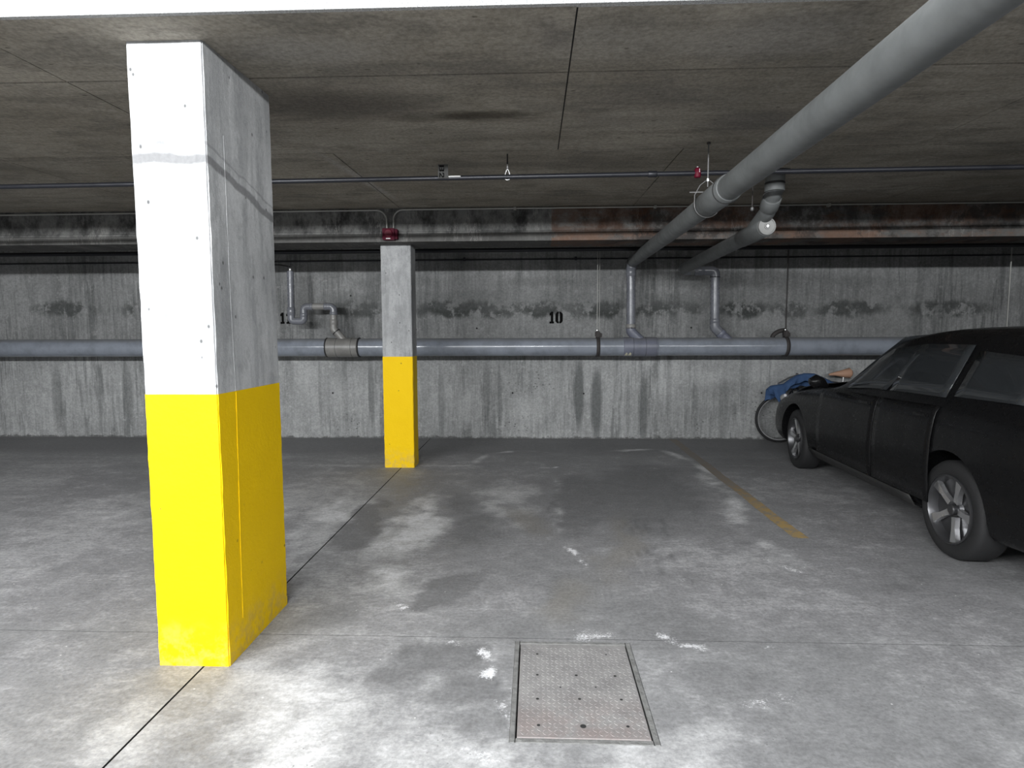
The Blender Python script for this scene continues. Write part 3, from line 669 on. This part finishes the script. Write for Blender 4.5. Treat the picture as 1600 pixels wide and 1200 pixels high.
MB().sweep(fillet([Q(-3.55, 2.365), Q(-3.30, 2.345), Q(-3.18, 2.325), Q(-3.171, ZT-.03)], 0.03), .009, 10).build('hose', 'rubber', t2, 50)
MB().collar(Q(-3.171, ZT-.02), Q(-3.172, ZT+.022), .022, .003, 20).build('hose_end', 'zinc', t2, 50)

# overhead pipe with the hanger, dropping to the main
A1 = Vector((1.236, 7.75, 2.352)); B1 = Vector((1.1146, 3.97, 2.2777)); D1 = (B1-A1)
def on1(s): return A1+D1*s
def y1p(y): return on1((A1.y-y)/(A1.y-B1.y))
r1, rr1 = 0.070, 0.057
t = pipe_thing('overhead_drain', (1.23, 7.75, 1.4), 'long grey pipe slung under the ceiling to the upper right, dropping beside number 10', [
    ('pipe_run', 'sweep', ([y1p(7.70), y1p(4.02)], r1), 'pvc_grey'),
    ('pipe_run', 'sweep', ([y1p(3.60), y1p(-3.0)], r1), 'pvc_grey'),
    ('coupling', 'collar', (y1p(4.05), y1p(3.50), r1+.008), 'pvc_grey'),
    ('elbow', 'sweep', (fillet([y1p(7.60), y1p(7.75), (1.222, 7.75, 2.24)], 0.11), [r1]*5+[rr1+.006]*6), 'pvc_thin'),
    ('collar', 'collar', ((1.222, 7.75, 2.27), (1.223, 7.75, 2.17), rr1+.007), 'pvc_thin'),
    ('pipe_run', 'sweep', ([(1.222, 7.75, 2.20), (1.230, 7.75, 1.55)], rr1), 'pvc_thin'),
    ('collar', 'collar', ((1.230, 7.75, 1.565), (1.230, 7.75, 1.505), rr1+.006), 'fitting'),
    ('elbow', 'sweep', (fillet([(1.230, 7.75, 1.52), (1.230, 7.75, 1.475), (1.27, 7.75, 1.435)], 0.05), rr1+.006), 'fit_blue'),
    ('branch', 'sweep', ([(1.262, 7.75, 1.445), (1.40, 7.75, 1.32)], rr1+.003), 'fit_blue'),
])
d1 = (-D1).normalized()
def ring_at(c, d, r, rt, parent, name, mat, seg=40):
    m = MB(); u = d.orthogonal().normalized(); v = d.cross(u)
    pts = [Vector(c)+(u*cos(2*pi*k/seg)+v*sin(2*pi*k/seg))*r for k in range(seg+1)]
    m.sweep(pts, rt, 8); return m.build(name, mat, parent, 60)
ring_at(y1p(3.56), d1, r1+.010, .0035, t, 'joint_ring', 'dark')
# second overhead pipe: cleanout cap, stack from the ceiling, side elbow, riser
A2 = Vector((1.899, 7.75, 2.270)); B2 = Vector((1.894, 5.03, 2.315))
def y2p(y): return A2+(B2-A2)*((A2.y-y)/(A2.y-B2.y))
t = pipe_thing('cleanout_drain', (1.90, 7.75, 1.4), 'shorter grey overhead pipe ending in a round pale cleanout cap', [
    ('pipe_run', 'sweep', ([y2p(7.78), y2p(5.45)], r1), 'pvc_grey'),
    ('wye_fitting', 'collar', (y2p(5.62), y2p(5.06), r1+.007), 'pvc_grey'),
    ('branch', 'sweep', (fillet([(1.85, 4.80, 2.69), (1.85, 4.80, 2.545), (1.872, 4.99, 2.42), (1.895, 5.38, 2.33)], 0.07), r1-.008), 'pvc_grey'),
    ('collar', 'collar', ((1.85, 4.80, 2.660), (1.85, 4.80, 2.60), r1+.002), 'pvc_grey'),
    ('collar', 'collar', ((1.85, 4.80, 2.59), (1.85, 4.80, 2.535), r1+.003), 'pvc_grey'),
    ('collar', 'collar', ((1.857, 4.86, 2.505), (1.868, 4.955, 2.443), r1+.002), 'pvc_grey'),
    ('elbow', 'sweep', (fillet([y2p(7.70), (1.899, 7.76, 2.250), (2.02, 7.75, 2.238)], 0.05), [r1]*5+[r1-.01]*6), 'pvc_grey'),
    ('pipe_run', 'sweep', ([(1.90, 7.755, 2.240), (2.16, 7.75, 2.236)], rr1), 'pvc_thin'),
    ('collar', 'collar', ((2.02, 7.75, 2.238), (2.14, 7.75, 2.236), rr1+.006), 'pvc_thin'),
    ('elbow', 'sweep', (fillet([(2.13, 7.75, 2.236), (2.278, 7.75, 2.234), (2.280, 7.75, 2.13)], 0.10), rr1+.004), 'pvc_thin'),
    ('pipe_run', 'sweep', ([(2.280, 7.75, 2.15), (2.290, 7.75, 1.60)], rr1), 'pvc_thin'),
    ('collar', 'collar', ((2.288, 7.75, 1.63), (2.290, 7.75, 1.57), rr1+.006), 'pvc_thin'),
    ('elbow', 'sweep', (fillet([(2.290, 7.75, 1.58), (2.291, 7.75, 1.515), (2.35, 7.75, 1.462)], 0.06), rr1+.006), 'pvc_thin'),
    ('collar', 'collar', ((2.352, 7.75, 1.460), (2.392, 7.75, 1.424), rr1+.009), 'fit_blue'),
    ('branch', 'sweep', ([(2.35, 7.75, 1.462), (2.50, 7.75, 1.33)], rr1), 'fit_blue'),
])
MB().torus((2.281, 7.75, 2.152), 'z', rr1+.003, .005, 40, 8).build('joint_ring', 'rubber', t, 50)
MB().torus((1.85, 4.80, 2.598), 'z', r1-.003, .008, 40, 8).build('joint_ring', 'rubber', t, 50)
capm = MB().lathe([(0.0722, 0.03), (0.0722, 0.0), (0.068, -0.006), (0.060, -0.006), (0.058, -0.002), (0.024, -0.002), (0.022, -0.006), (0.0001, -0.006)], (1.894, 5.045, 2.315), 'y', 40)
cp_ = capm.build('cleanout_cap', 'cap', t, 30)
MB().lathe([(0.016, 0.0), (0.016, -0.007), (0.0135, -0.009), (0.0001, -0.009)], (1.894, 5.04, 2.315), 'y', 4).build('square_key', 'zinc', cp_)
MB().lathe([(0.10, 0.0), (0.10, -0.012), (0.07, -0.02)], (1.87, 4.80, CZ(4.8)+.003), 'z', 20).build('ceiling_sleeve', 'dark', t)

# ------------------------------------------------------------------ hangers
def rod(a, b, r=0.004): return MB().cyl(a, b, r, 10)
h1c = y1p(4.0)
t = thing('clevis_hanger', (h1c.x, h1c.y, CZ(4.0)), 'steel clevis hanger with threaded rod holding the long overhead pipe', 'hanger')
top = Vector((h1c.x, 4.0, CZ(4.0)))
rod(top, (h1c.x, 4.0, h1c.z+.11), .0045).build('rod', 'strap', t)
MB().cyl(top-Vector((0, 0, .012)), top+Vector((0, 0, .002)), .012, 10).build('anchor', 'rust', t)
MB().cyl((h1c.x, 4.0, h1c.z+.145), (h1c.x, 4.0, h1c.z+.162), .010, 6).build('nut', 'zinc', t)
m = MB(); pr = [Vector((h1c.x+(r1+.012)*cos(a), 4.0, h1c.z+(r1+.012)*sin(a))) for a in [pi+pi*k/20 for k in range(21)]]
path = [Vector((h1c.x-.012, 4.0, h1c.z+.15)), Vector((h1c.x-.05, 4.0, h1c.z+.12)), Vector((h1c.x-r1-.012, 4.0, h1c.z+.06))]+pr+[Vector((h1c.x+r1+.012, 4.0, h1c.z+.06)), Vector((h1c.x+.05, 4.0, h1c.z+.12)), Vector((h1c.x+.012, 4.0, h1c.z+.15))]
m.sweep(path, .0042, 8).build('strap', 'strap', t, 60)
MB().cyl((h1c.x-r1-.045, 4.0, h1c.z+.078), (h1c.x+r1+.03, 4.0, h1c.z+.078), .0045, 8).build('cross_bolt', 'zinc', t)
# sprinkler line and its fittings
SY, SZ = 4.21, 2.503; SR = .0165
t = thing('sprinkler_line', (0, SY, SZ), 'thin black steel sprinkler pipe running across under the ceiling', 'pipe')
MB().cyl((XL, SY, SZ-.035), (XR, SY, SZ+.075), SR, 20).build('pipe_run', 'black', t, 50)
def sz(x): return SZ-.035+.11*(x-XL)/(XR-XL)
for xx in (0.80, -3.9): MB().collar((xx-.03, SY, sz(xx)), (xx+.03, SY, sz(xx)), SR+.005, .003, 20).build('coupling', 'black', t, 50)
x0 = at(698, 281, 1, SY).x; x1 = at(720, 281, 1, SY).x
MB().box(x0, x1, SY-SR-.0012, SY-SR+.004, sz(x0)+.004, sz(x0)+.010).build('pipe_label', 'white', t)
hx = -0.187
t = thing('ring_hanger', (hx, SY, CZ(SY)), 'short black rod with shiny ring holding the sprinkler pipe in mid ceiling', 'hanger')
rod((hx, SY, CZ(SY)), (hx, SY, sz(hx)+.065), .0045).build('rod', 'black', t)
MB().collar((hx, SY, sz(hx)+.085), (hx, SY, sz(hx)+.055), .009, .002, 12).build('nut', 'zinc', t)
m = MB(); m.sweep([Vector((hx+(SR+.004)*cos(a)*(1 if sin(a) < 0 else (1-.5*sin(a))), SY, sz(hx)+(SR+.004)*sin(a)*(1 if sin(a) < 0 else 2.6))) for a in [2*pi*k/24 for k in range(25)]], .004, 8).build('ring', 'zinc', t, 60)
t = thing('sprinkler', (1.103, SY, sz(1.103)), 'small red capped sprinkler head standing on the black pipe', 'sprinkler')
zz = sz(1.103)
MB().lathe([(0.009, 0.015), (0.009, 0.03), (0.005, 0.034), (0.0001, 0.034)], (1.103, SY, zz+.012), 'z', 16).build('deflector', 'zinc', t, 40)
MB().lathe([(0.016, -0.032), (0.022, -0.026), (0.023, 0.0), (0.021, 0.024), (0.010, 0.036)], (1.103, SY-.004, zz), 'z', 20).build('red_cap', 'redglass', t, 40)
MB().box(1.108, 1.112, SY-.029, SY-.024, zz+.0, zz+.022).build('frame_arm', 'zinc', t)
# threaded rods reaching the second pipe, thin wire loops
for (x, y, zb, z_top, lab) in ((1.665, 4.75, 2.40, CZ(4.75), 'thin dark rod hanging left of the cleanout elbow'), (1.31, 6.9, 2.36, CZ(6.9), 'thin rod above the long overhead pipe behind the beam'),):
    t = thing('hanger_rod', (x, y, z_top), lab, 'hanger')
    rod((x, y, z_top), (x, y, zb), .004).build('rod', 'rust', t)
    MB().lathe([(.008, -.02), (.014, -.012), (.014, .004), (.006, .012)], (x, y, zb), 'z', 12).build('nut', 'strap', t)
# conduits and alarm on the beam
ax = -1.467; az = 2.45; YF = 6.138
zc = 2.700
tL = thing('conduit', (-2.0, YF, zc), 'thin grey conduit left of the alarm, bending down into the red box', 'conduit', 'conduits along the beam')
def zcon(x): return zc+.003*(x+1.5)/1
MB().sweep(fillet([(XL, YF, zcon(-6)), (-1.505, YF, zcon(-1.5)), (-1.500, YF, 2.50)], .115, 10), .008, 12).build('tube', 'conduit', tL, 60)
tR = thing('conduit', (-1.0, YF, zc), 'thin grey conduit right of the alarm, running along the beam top', 'conduit', 'conduits along the beam')
MB().sweep(fillet([(-1.433, YF, 2.50), (-1.432, YF, 2.703), (XR, YF, 2.711)], .115, 10), .008, 12).build('tube', 'conduit', tR, 60)
for xx in (-.20, 1.2, 2.9): MB().rbox(xx-.014, xx+.014, YF-.011, YF+.03, 2.688, 2.720, .003, 1).build('pipe_strap', 'conduit', tR)
t = thing('fire_alarm', (ax, 6.13, 2.39), 'dark red alarm box on the beam above the slender pillar', 'alarm')
MB().rbox(-1.535, -1.410, 6.075, 6.168, 2.395, 2.512, .006).build('housing', 'red', t, 40)
MB().rbox(-1.410, -1.385, 6.09, 6.168, 2.405, 2.505, .004).build('side_plate', 'red', t, 40)
MB().lathe([(.044, 0.0), (.044, -.006), (.038, -.012), (.012, -.014), (.0001, -.014)], (-1.473, 6.077, 2.458), 'y', 28).build('sounder', 'redglass', t, 40)
MB().box(-1.497, -1.452, 6.072, 6.076, 2.404, 2.412).build('label_strip', 'white', t)

# clamps round the main pipe on paired rods
def clamp(x, lab, wide):
    t = thing('pipe_clamp', (x, PY, PZ), lab, 'clamp', 'clamps round the main drain')
    rs = PR+.006; m = MB(); pts = [(PY+rs*cos(a), PZ+rs*sin(a)) for a in [2*pi*k/36 for k in range(37)]]
    hw = .022
    for (y0, z0), (y1, z1) in zip(pts, pts[1:]):
        vs = [m.bm.verts.new(q) for q in ((x-hw, y0, z0), (x+hw, y0, z0), (x+hw, y1, z1), (x-hw, y1, z1))]; m.bm.faces.new(vs)
    st = m.build('strap', 'rust', t, 60); sm = st.modifiers.new('s', 'SOLIDIFY'); sm.thickness = .005
    MB().rbox(x-.034, x+.030, PY-.055, PY+.02, PZ+PR+.005, PZ+PR+.088, .012).build('clamp_block', 'rust', t, 40)
    MB().rbox(x+.020, x+.055, PY-.03, PY+.04, PZ+PR+.004, PZ+PR+.062, .008).build('bolt_ear', 'rust', t, 40)
    if wide:
        m = MB(); m.sweep([Vector((x+.03-.17*sin(a)*1.0, PY+.05, PZ+PR-.01+.10*cos(a))) for a in [pi/2*k/10 for k in range(11)]], [.028]*11, 10).build('saddle_arm', 'rust', t, 40)
    for dx, dy in ((-.010, -.02), (.022, .03)):
        z0 = PZ+PR+.08
        rod((x+dx, PY+dy, z0), (x+dx, PY+dy, CZ(PY)), .0042).build('rod', 'rust' if wide else 'conduit', t)
    MB().cyl((x-.01, PY-.02, PZ+PR+.085), (x-.01, PY-.02, PZ+PR+.102), .011, 6).build('nut', 'zinc', t)
clamp(at(935, 540, 1, PY-.1).x, 'rusty clamp with two rods on the main drain near number 10', False)
clamp(at(1231.5, 540, 1, PY-.1).x, 'rusty wide clamp on the main drain above the bicycle', True)
clamp(-4.6, 'rusty clamp on the main drain in the bay beyond the large pillar', False)
clamp(5.9, 'rusty clamp on the main drain behind the black car', False)
# black service pipe and cable in the shade behind the beam
t = thing('service_pipe', (0, 7.4, 2.47), 'black pipe in the shade behind the beam, below the ceiling', 'pipe')
MB().cyl((XL, 7.4, 2.455), (XR, 7.4, 2.475), .026, 20).build('pipe_run', 'black', t, 50)
for xx in (-.10, 1.62, 2.42):
    rod((xx, 7.4, 2.43), (xx, 7.4, CZ(7.4)), .004).build('hanger_pin', 'zinc', t)
t = thing('service_cable', (0, 8.17, 2.44), 'thin dark cable clipped high along the back wall', 'cable')
MB().cyl((XL, 8.172, 2.435), (XR, 8.172, 2.455), .010, 10).build('cable_run', 'black', t, 50)
for xx in (-.95, .55, 2.2): MB().rbox(xx-.015, xx+.015, 8.15, 8.189, 2.425, 2.475, .003, 1).build('cable_clip', 'black', t)

# ------------------------------------------------------------------ bicycle against the wall
BX, BY, BR = 3.235, 7.98, .318
t = thing('bicycle', (BX+.52, BY, 0), 'bicycle leaning on the wall behind the black car, only one wheel fully seen', 'bicycle')
def bwheel(cx):
    ty = MB().torus((cx, BY, BR), 'y', BR-.017, .019, 64, 10).build('tyre', 'tyre', t, 60)
    rm = MB().lathe([(BR-.030, -.014), (BR-.030, .014), (BR-.042, .012), (BR-.042, -.012), (BR-.030, -.014)], (cx, BY, BR), 'y', 64).build('rim', 'rimsilver', t, 50)
    for k in range(20):
        a = 2*pi*k/20; b = a+(.5 if k % 2 else -.5); s_ = .022*(1 if k % 2 else -1)
        rod((cx+.02*cos(b), BY+s_, BR+.02*sin(b)), (cx+(BR-.045)*cos(a), BY, BR+(BR-.045)*sin(a)), .0010).build('spoke', 'strap', rm)
    MB().cyl((cx, BY-.045, BR), (cx, BY+.045, BR), .02, 16).build('hub', 'zinc', t, 50)
bwheel(BX); bwheel(BX+1.04)
Bq = lambda x, z, dy=0: (BX+x, BY+dy, z)
head, seat, bb = Bq(.20, .86), Bq(.80, .78), Bq(.62, .30)
m = MB()
for a, b, r_ in ((head, seat, .014), (Bq(.18, .76), bb, .017), (seat, bb, .014), (head, Bq(.155, .70), .018)): m.cyl(a, b, r_, 14)
for s_ in (-.05, .05): m.cyl(bb, Bq(1.04, BR, s_), .009, 10); m.cyl(Bq(.79, .74), Bq(1.04, BR, s_), .008, 10)
m.build('frame', 'black', t, 50)
m = MB()
for s_ in (-.05, .05): m.sweep(fillet([Bq(.155, .70), Bq(.14, .64, s_), Bq(0, BR, s_)], .03), .010, 10)
m.build('fork', 'black', t, 50)
hb = MB().sweep(fillet([Bq(-.12, .80, -.22), Bq(.05, .87, -.14), Bq(.22, .90, -.02), Bq(.22, .90, 0)], .04), .011, 12); hb.build('handlebar', 'zinc', t, 50)
MB().cyl(Bq(-.01, .662, -.245), Bq(-.055, .615, -.25), .02, 14, .016).build('grip', 'tan', t, 50)
MB().cyl(Bq(.20, .84), Bq(.21, .92), .014, 12).build('stem', 'black', t, 50)
sd = MB(); sd.sweep([Bq(.62, .90), Bq(.70, .91), Bq(.80, .915), Bq(.88, .92), Bq(.91, .92)], [.012, .025, .05, .07, .04], 16)
sdl = sd.build('saddle', 'tan', t, 60)
MB().cyl(Bq(.80, .78), Bq(.81, .90), .012, 12).build('seat_post', 'zinc', t, 50)
MB().lathe([(.09, -.003), (.09, .003), (.07, .003), (.07, -.003), (.09, -.003)], Bq(.62, .30, -.05), 'y', 40).build('chainring', 'zinc', t)
m = MB(); m.cyl(Bq(.62, .30, -.06), Bq(.74, .18, -.06), .009, 8); m.rbox(BX+.70, BX+.79, BY-.14, BY-.06, .17, .19, .004, 1); m.build('crank', 'black', t)

# blue denim thrown over the handlebar
def cloth():
    m = MB(); nu, nv = 44, 22
    ridge = [(-.245, .735), (-.20, .775), (-.13, .785), (-.04, .80), (.04, .86), (.12, .91), (.22, .935), (.34, .93), (.48, .87), (.62, .80)]
    front = [.05, .10, .27, .12, .08, .09, .085, .12, .18, .16]
    def lerp(L, u):
        f = u*(len(L)-1); i = min(int(f), len(L)-2); k = f-i; k = k*k*(3-2*k)*.5+k*.5
        return tuple(a+(b-a)*k for a, b in zip(L[i], L[i+1])) if isinstance(L[0], tuple) else L[i]+(L[i+1]-L[i])*k
    g_ = []
    for i in range(nu+1):
        u = i/nu; x, z = lerp(ridge, u); f = lerp(front, u); row = []
        for j in range(nv+1):
            v = j/nv*2-1                           # -1 front hem .. 1 back hem
            s_ = abs(v); drop = max(0, s_-.22)/.78
            L = f if v < 0 else .16
            dy = (-1 if v < 0 else 1)*(.055*min(1, s_/.22)+.02*drop)
            fold = .016*sin(u*26+v*2.2)*drop+.008*sin(u*57)*drop
            xx = BX+x+.04*drop*(1 if u > .4 else .9)*sin(u*9)
            row.append(m.bm.verts.new((xx, BY-.19+dy+fold+(.0 if v < 0 else -.01), z-.018*(s_/.22)**2*(s_ < .22)-.018*(s_ >= .22)-L*drop+.010*sin(u*40)*drop)))
        g_.append(row)
    for i in range(nu):
        for j in range(nv): m.bm.faces.new((g_[i][j], g_[i+1][j], g_[i+1][j+1], g_[i][j+1]))
    return m
o = cloth().build('denim_jacket', 'denim', None, 180)
tag(o, 'blue denim jacket slung over the bicycle handlebar above the car bonnet', 'jacket')
sm = o.modifiers.new('s', 'SOLIDIFY'); sm.thickness = .006; ss = o.modifiers.new('ss', 'SUBSURF'); ss.levels = 1; ss.render_levels = 1

# ------------------------------------------------------------------ parked car, nose to the wall
CAR_RZ = R(-3.0)
t = thing('parked_car', (3.665, 6.42, 0), 'black hatchback car parked nose to the wall at the right edge', 'car', None, CAR_RZ)
HW = .905
ST = [  # y, zbot, belt, top, half width, half width of roof/hood flat
    (.86, .30, .50, .54, .66, .50), (.83, .24, .58, .64, .77, .58), (.72, .20, .66, .72, .855, .63), (.52, .19, .73, .79, .89, .66), (.22, .19, .80, .86, .90, .68), (-.20, .19, .86, .92, HW, .70),
    (-.58, .19, .91, .96, HW, .70), (-.75, .19, .925, .99, HW, .69), (-1.05, .19, .935, 1.20, HW, .62), (-1.45, .19, .94, 1.42, HW, .575), (-1.9, .19, .95, 1.475, HW, .575), (-2.5, .19, .965, 1.475, HW, .57),
    (-3.0, .19, .985, 1.43, HW, .555), (-3.3, .21, 1.0, 1.33, .875, .54), (-3.5, .24, .99, 1.10, .85, .56), (-3.58, .30, .93, .97, .80, .56), (-3.60, .36, .80, .84, .76, .54)]
def station(y):
    if y >= ST[0][0]: return ST[0]
    for a, b in zip(ST, ST[1:]):
        if a[0] >= y >= b[0]:
            k = (a[0]-y)/(a[0]-b[0]); return tuple(p_+(q_-p_)*k for p_, q_ in zip(a, b))
    return ST[-1]
def section(y):
    _, zb, bl, tp, hw, wt = station(y)
    return [(0, zb), (.78*hw, zb), (.93*hw, zb+.03), (.985*hw, zb+.12), (hw, zb+(bl-zb)*.45), (.992*hw, zb+(bl-zb)*.72), (.965*hw, bl-.05), (.925*hw, bl), (wt+.045, tp-.055), (wt-.02, tp-.012), (wt*.5, tp+.012), (0, tp+.018)]
def side_pt(y, s, out=0.0):
    """point on the flank, s in section index units"""
    pr = section(y); i = min(int(s), len(pr)-2); k = s-i
    x = pr[i][0]+(pr[i+1][0]-pr[i][0])*k; z = pr[i][1]+(pr[i+1][1]-pr[i][1])*k
    return x+out, z
ys = []
for a, b in zip(ST, ST[1:]):
    n_ = max(1, int((a[0]-b[0])/.16)); ys += [a[0]+(b[0]-a[0])*k/n_ for k in range(n_)]
ys.append(ST[-1][0])
m = MB(); rings = []
for y in ys:
    s_ = section(y); loop = [(x, y, z) for x, z in s_]+[(-x, y, z) for x, z in s_[-2:0:-1]]
    rings.append([m.bm.verts.new(q) for q in loop])
n_ = len(rings[0])
for a, b in zip(rings, rings[1:]):
    for k in range(n_): m.bm.faces.new((a[k], a[(k+1) % n_], b[(k+1) % n_], b[k]))
m.bm.faces.new(rings[0][::-1]); m.bm.faces.new(rings[-1])
bmesh.ops.recalc_face_normals(m.bm, faces=m.bm.faces[:])
body = m.build('body', 'paint', t, 35, keep=True)
sb = body.modifiers.new('sub', 'SUBSURF'); sb.levels = 1; sb.render_levels = 1
WR = .315; WY = (0.0, -2.60)
cuts = []
for wy in WY:
    for s_ in (-1, 1):
        q = MB().cyl((s_*.61, wy, WR+.012), (s_*1.2, wy, WR+.012), WR+.052, 48)
        bmesh.ops.recalc_face_normals(q.bm, faces=q.bm.faces[:])
        cut = q.build('wheel_arch_cut', 'plastic', None, keep=True); cuts.append(cut)
        cut.parent = t
        bo = body.modifiers.new('cut', 'BOOLEAN'); bo.object = cut; bo.operation = 'DIFFERENCE'; bo.solver = 'EXACT'
bpy.context.view_layer.update()
ev = body.evaluated_get(bpy.context.evaluated_depsgraph_get())
nm_ = bpy.data.meshes.new_from_object(ev); body.modifiers.clear(); body.data = nm_
for cut in cuts: bpy.data.objects.remove(cut)
nm_.polygons.foreach_set('use_smooth', [True]*len(nm_.polygons)); nm_.set_sharp_from_angle(angle=R(38))
def patch(name, mat, y0, y1, s0, s1, side, out, ny=10, ns=6, parent=t, shift=0):
    m = MB(); g_ = []
    for i in range(ny+1):
        row = []
        for j in range(ns+1):
            s_ = s0+(s1-s0)*j/ns; y = y0+(y1-y0)*i/ny + shift*(j/ns)
            x, z = side_pt(y, s_, out); row.append(m.bm.verts.new((x*side, y, z)))
        g_.append(row)
    for i in range(ny):
        for j in range(ns): m.bm.faces.new((g_[i][j], g_[i+1][j], g_[i+1][j+1], g_[i][j+1]))
    bmesh.ops.recalc_face_normals(m.bm, faces=m.bm.faces[:])
    o = m.build(name, mat, parent, 60, keep=True); sm = o.modifiers.new('s', 'SOLIDIFY'); sm.thickness = .008; sm.offset = 0
    return o
for s_ in (-1, 1):
    d_ = patch('door', 'paint', -.62, -1.66, 3.0, 6.9, s_, .006, 14, 10)
    x, z = side_pt(-1.5, 6.0); MB().rbox(*sorted((s_*(x+.01), s_*(x+.035))), -1.58, -1.42, z-.02, z+.005, .006).build('door_handle', 'paint', d_, 40, keep=True)
    d_ = patch('door', 'paint', -1.675, -2.42, 3.0, 6.9, s_, .006, 12, 10)
    MB().rbox(*sorted((s_*(x+.01), s_*(x+.035))), -2.36, -2.20, z-.015, z+.01, .006).build('door_handle', 'paint', d_, 40, keep=True)
    patch('side_window', 'glass', -1.02, -1.68, 7.12, 7.88, s_, .010, 8, 4, shift=-.25)
    patch('side_window', 'glass', -1.74, -2.42, 7.12, 7.88, s_, .010, 8, 4)
    patch('side_window', 'glass', -2.50, -3.08, 7.15, 7.80, s_, .010, 8, 4)
    patch('sill_trim', 'plastic', -.42, -2.2, 1.6, 2.9, s_, .010, 10, 3)
    m = MB(); m.sweep([(s_*.90, -.80, .95), (s_*.96, -.82, .985), (s_*1.02, -.83, 1.0), (s_*1.07, -.83, .995)], [.02, .05, .062, .03], 16).build('wing_mirror', 'paint', t, 60, keep=True)
    # lamps
    m = MB(); hl = [(s_*.52, .80, .60), (s_*.70, .72, .64), (s_*.80, .55, .70), (s_*.84, .42, .74)]
    m.sweep(hl, [.03, .05, .05, .015], 12).build('headlight', 'lamp', t, 60, keep=True)
    m = MB(); m.sweep([(s_*.60, -3.55, .90), (s_*.76, -3.50, .92), (s_*.83, -3.38, .95)], [.04, .055, .03], 12).build('tail_light', 'lampred', t, 60, keep=True)
def top_patch(name, mat, y0, y1, x0f, out):
    m = MB(); g_ = []
    for i in range(9):
        y = y0+(y1-y0)*i/8; st_ = station(y); row = []
        for j in range(13):
            k = j/12*2-1; x = k*(st_[5]+.01)*x0f; z = st_[3]+.018-.026*abs(k)**3+out; row.append(m.bm.verts.new((x, y, z)))
        g_.append(row)
    for i in range(8):
        for j in range(12): m.bm.faces.new((g_[i][j], g_[i][j+1], g_[i+1][j+1], g_[i+1][j]))
    o = m.build(name, mat, t, 60, keep=True); sm = o.modifiers.new('s', 'SOLIDIFY'); sm.thickness = .006
top_patch('windscreen', 'glass', -.78, -1.42, .95, .012)
top_patch('rear_window', 'glass', -3.10, -3.48, .90, .012)
top_patch('bonnet', 'paint', .66, -.66, .98, .008)
m = MB(); m.rbox(-.62, .62, .80, .885, .25, .33, .02); m.build('bumper_strip', 'plastic', t, 40, keep=True)
m = MB(); m.rbox(-.40, .40, .80, .875, .42, .52, .02); m.build('grille', 'plastic', t, 40, keep=True)
m = MB(); m.rbox(-.66, .66, -3.66, -3.50, .38, .52, .03); m.build('rear_bumper', 'plastic', t, 40, keep=True)
for wy in WY:
    for s_ in (-1, 1):
        steer = R(-3.5) if wy == 0 else 0
        cx = s_*.775
        tp = [(.205, -.078), (.225, -.092), (.27, -.097), (.300, -.090), (WR, -.066), (WR, .066), (.300, .090), (.27, .097), (.225, .092), (.205, .078), (.205, -.078)]
        ty = MB().lathe(tp, (0, 0, 0), 'x', 64).build('tyre', 'tyre', t, 50, keep=True)
        rm = MB().lathe([(.222, -s_*.0), (.222, s_*.100), (.212, s_*.104), (.205, s_*.090), (.196, s_*.045), (.06, s_*.038), (.045, s_*.055), (.0001, s_*.055)], (0, 0, 0), 'x', 64).build('wheel_rim', 'rimdark', t, 40, keep=True)
        for o_ in (ty, rm): o_.location = (cx, wy, WR); o_.rotation_euler = (R(12 if wy == 0 else 40), 0, steer)
        for k in range(5):
            a = 2*pi*k/5; u = Vector((0, cos(a), sin(a))); v = Vector((0, -sin(a), cos(a))); m = MB()
            vs = []
            for (r_, hw_, xo) in ((.050, .020, .072), (.12, .017, .082), (.206, .030, .092)):
                for sd_ in (-1, 1):
                    for dep in (0, -.03): vs.append(m.bm.verts.new(u*r_+v*hw_*sd_+Vector((s_*(xo+dep), 0, 0))))
            for q in (0, 4):
                for f in ((0, 2, 6, 4), (1, 5, 7, 3), (0, 4, 5, 1), (2, 3, 7, 6)): m.bm.faces.new([vs[q+i] for i in f])
            m.bm.faces.new([vs[i] for i in (0, 1, 3, 2)]); m.bm.faces.new([vs[i] for i in (8, 10, 11, 9)])
            bmesh.ops.recalc_face_normals(m.bm, faces=m.bm.faces[:]); m.build('spoke', 'alloy', rm, None, keep=True)
        MB().lathe([(.034, s_*.05), (.034, s_*.082), (.028, s_*.088), (.0001, s_*.088)], (0, 0, 0), 'x', 24).build('hub_cap', 'rimdark', rm, 40, keep=True)
m = MB()
for wy in WY: m.cyl((-.72, wy, WR), (.72, wy, WR), .04, 12)
m.build('axle', 'plastic', t, 40, keep=True)
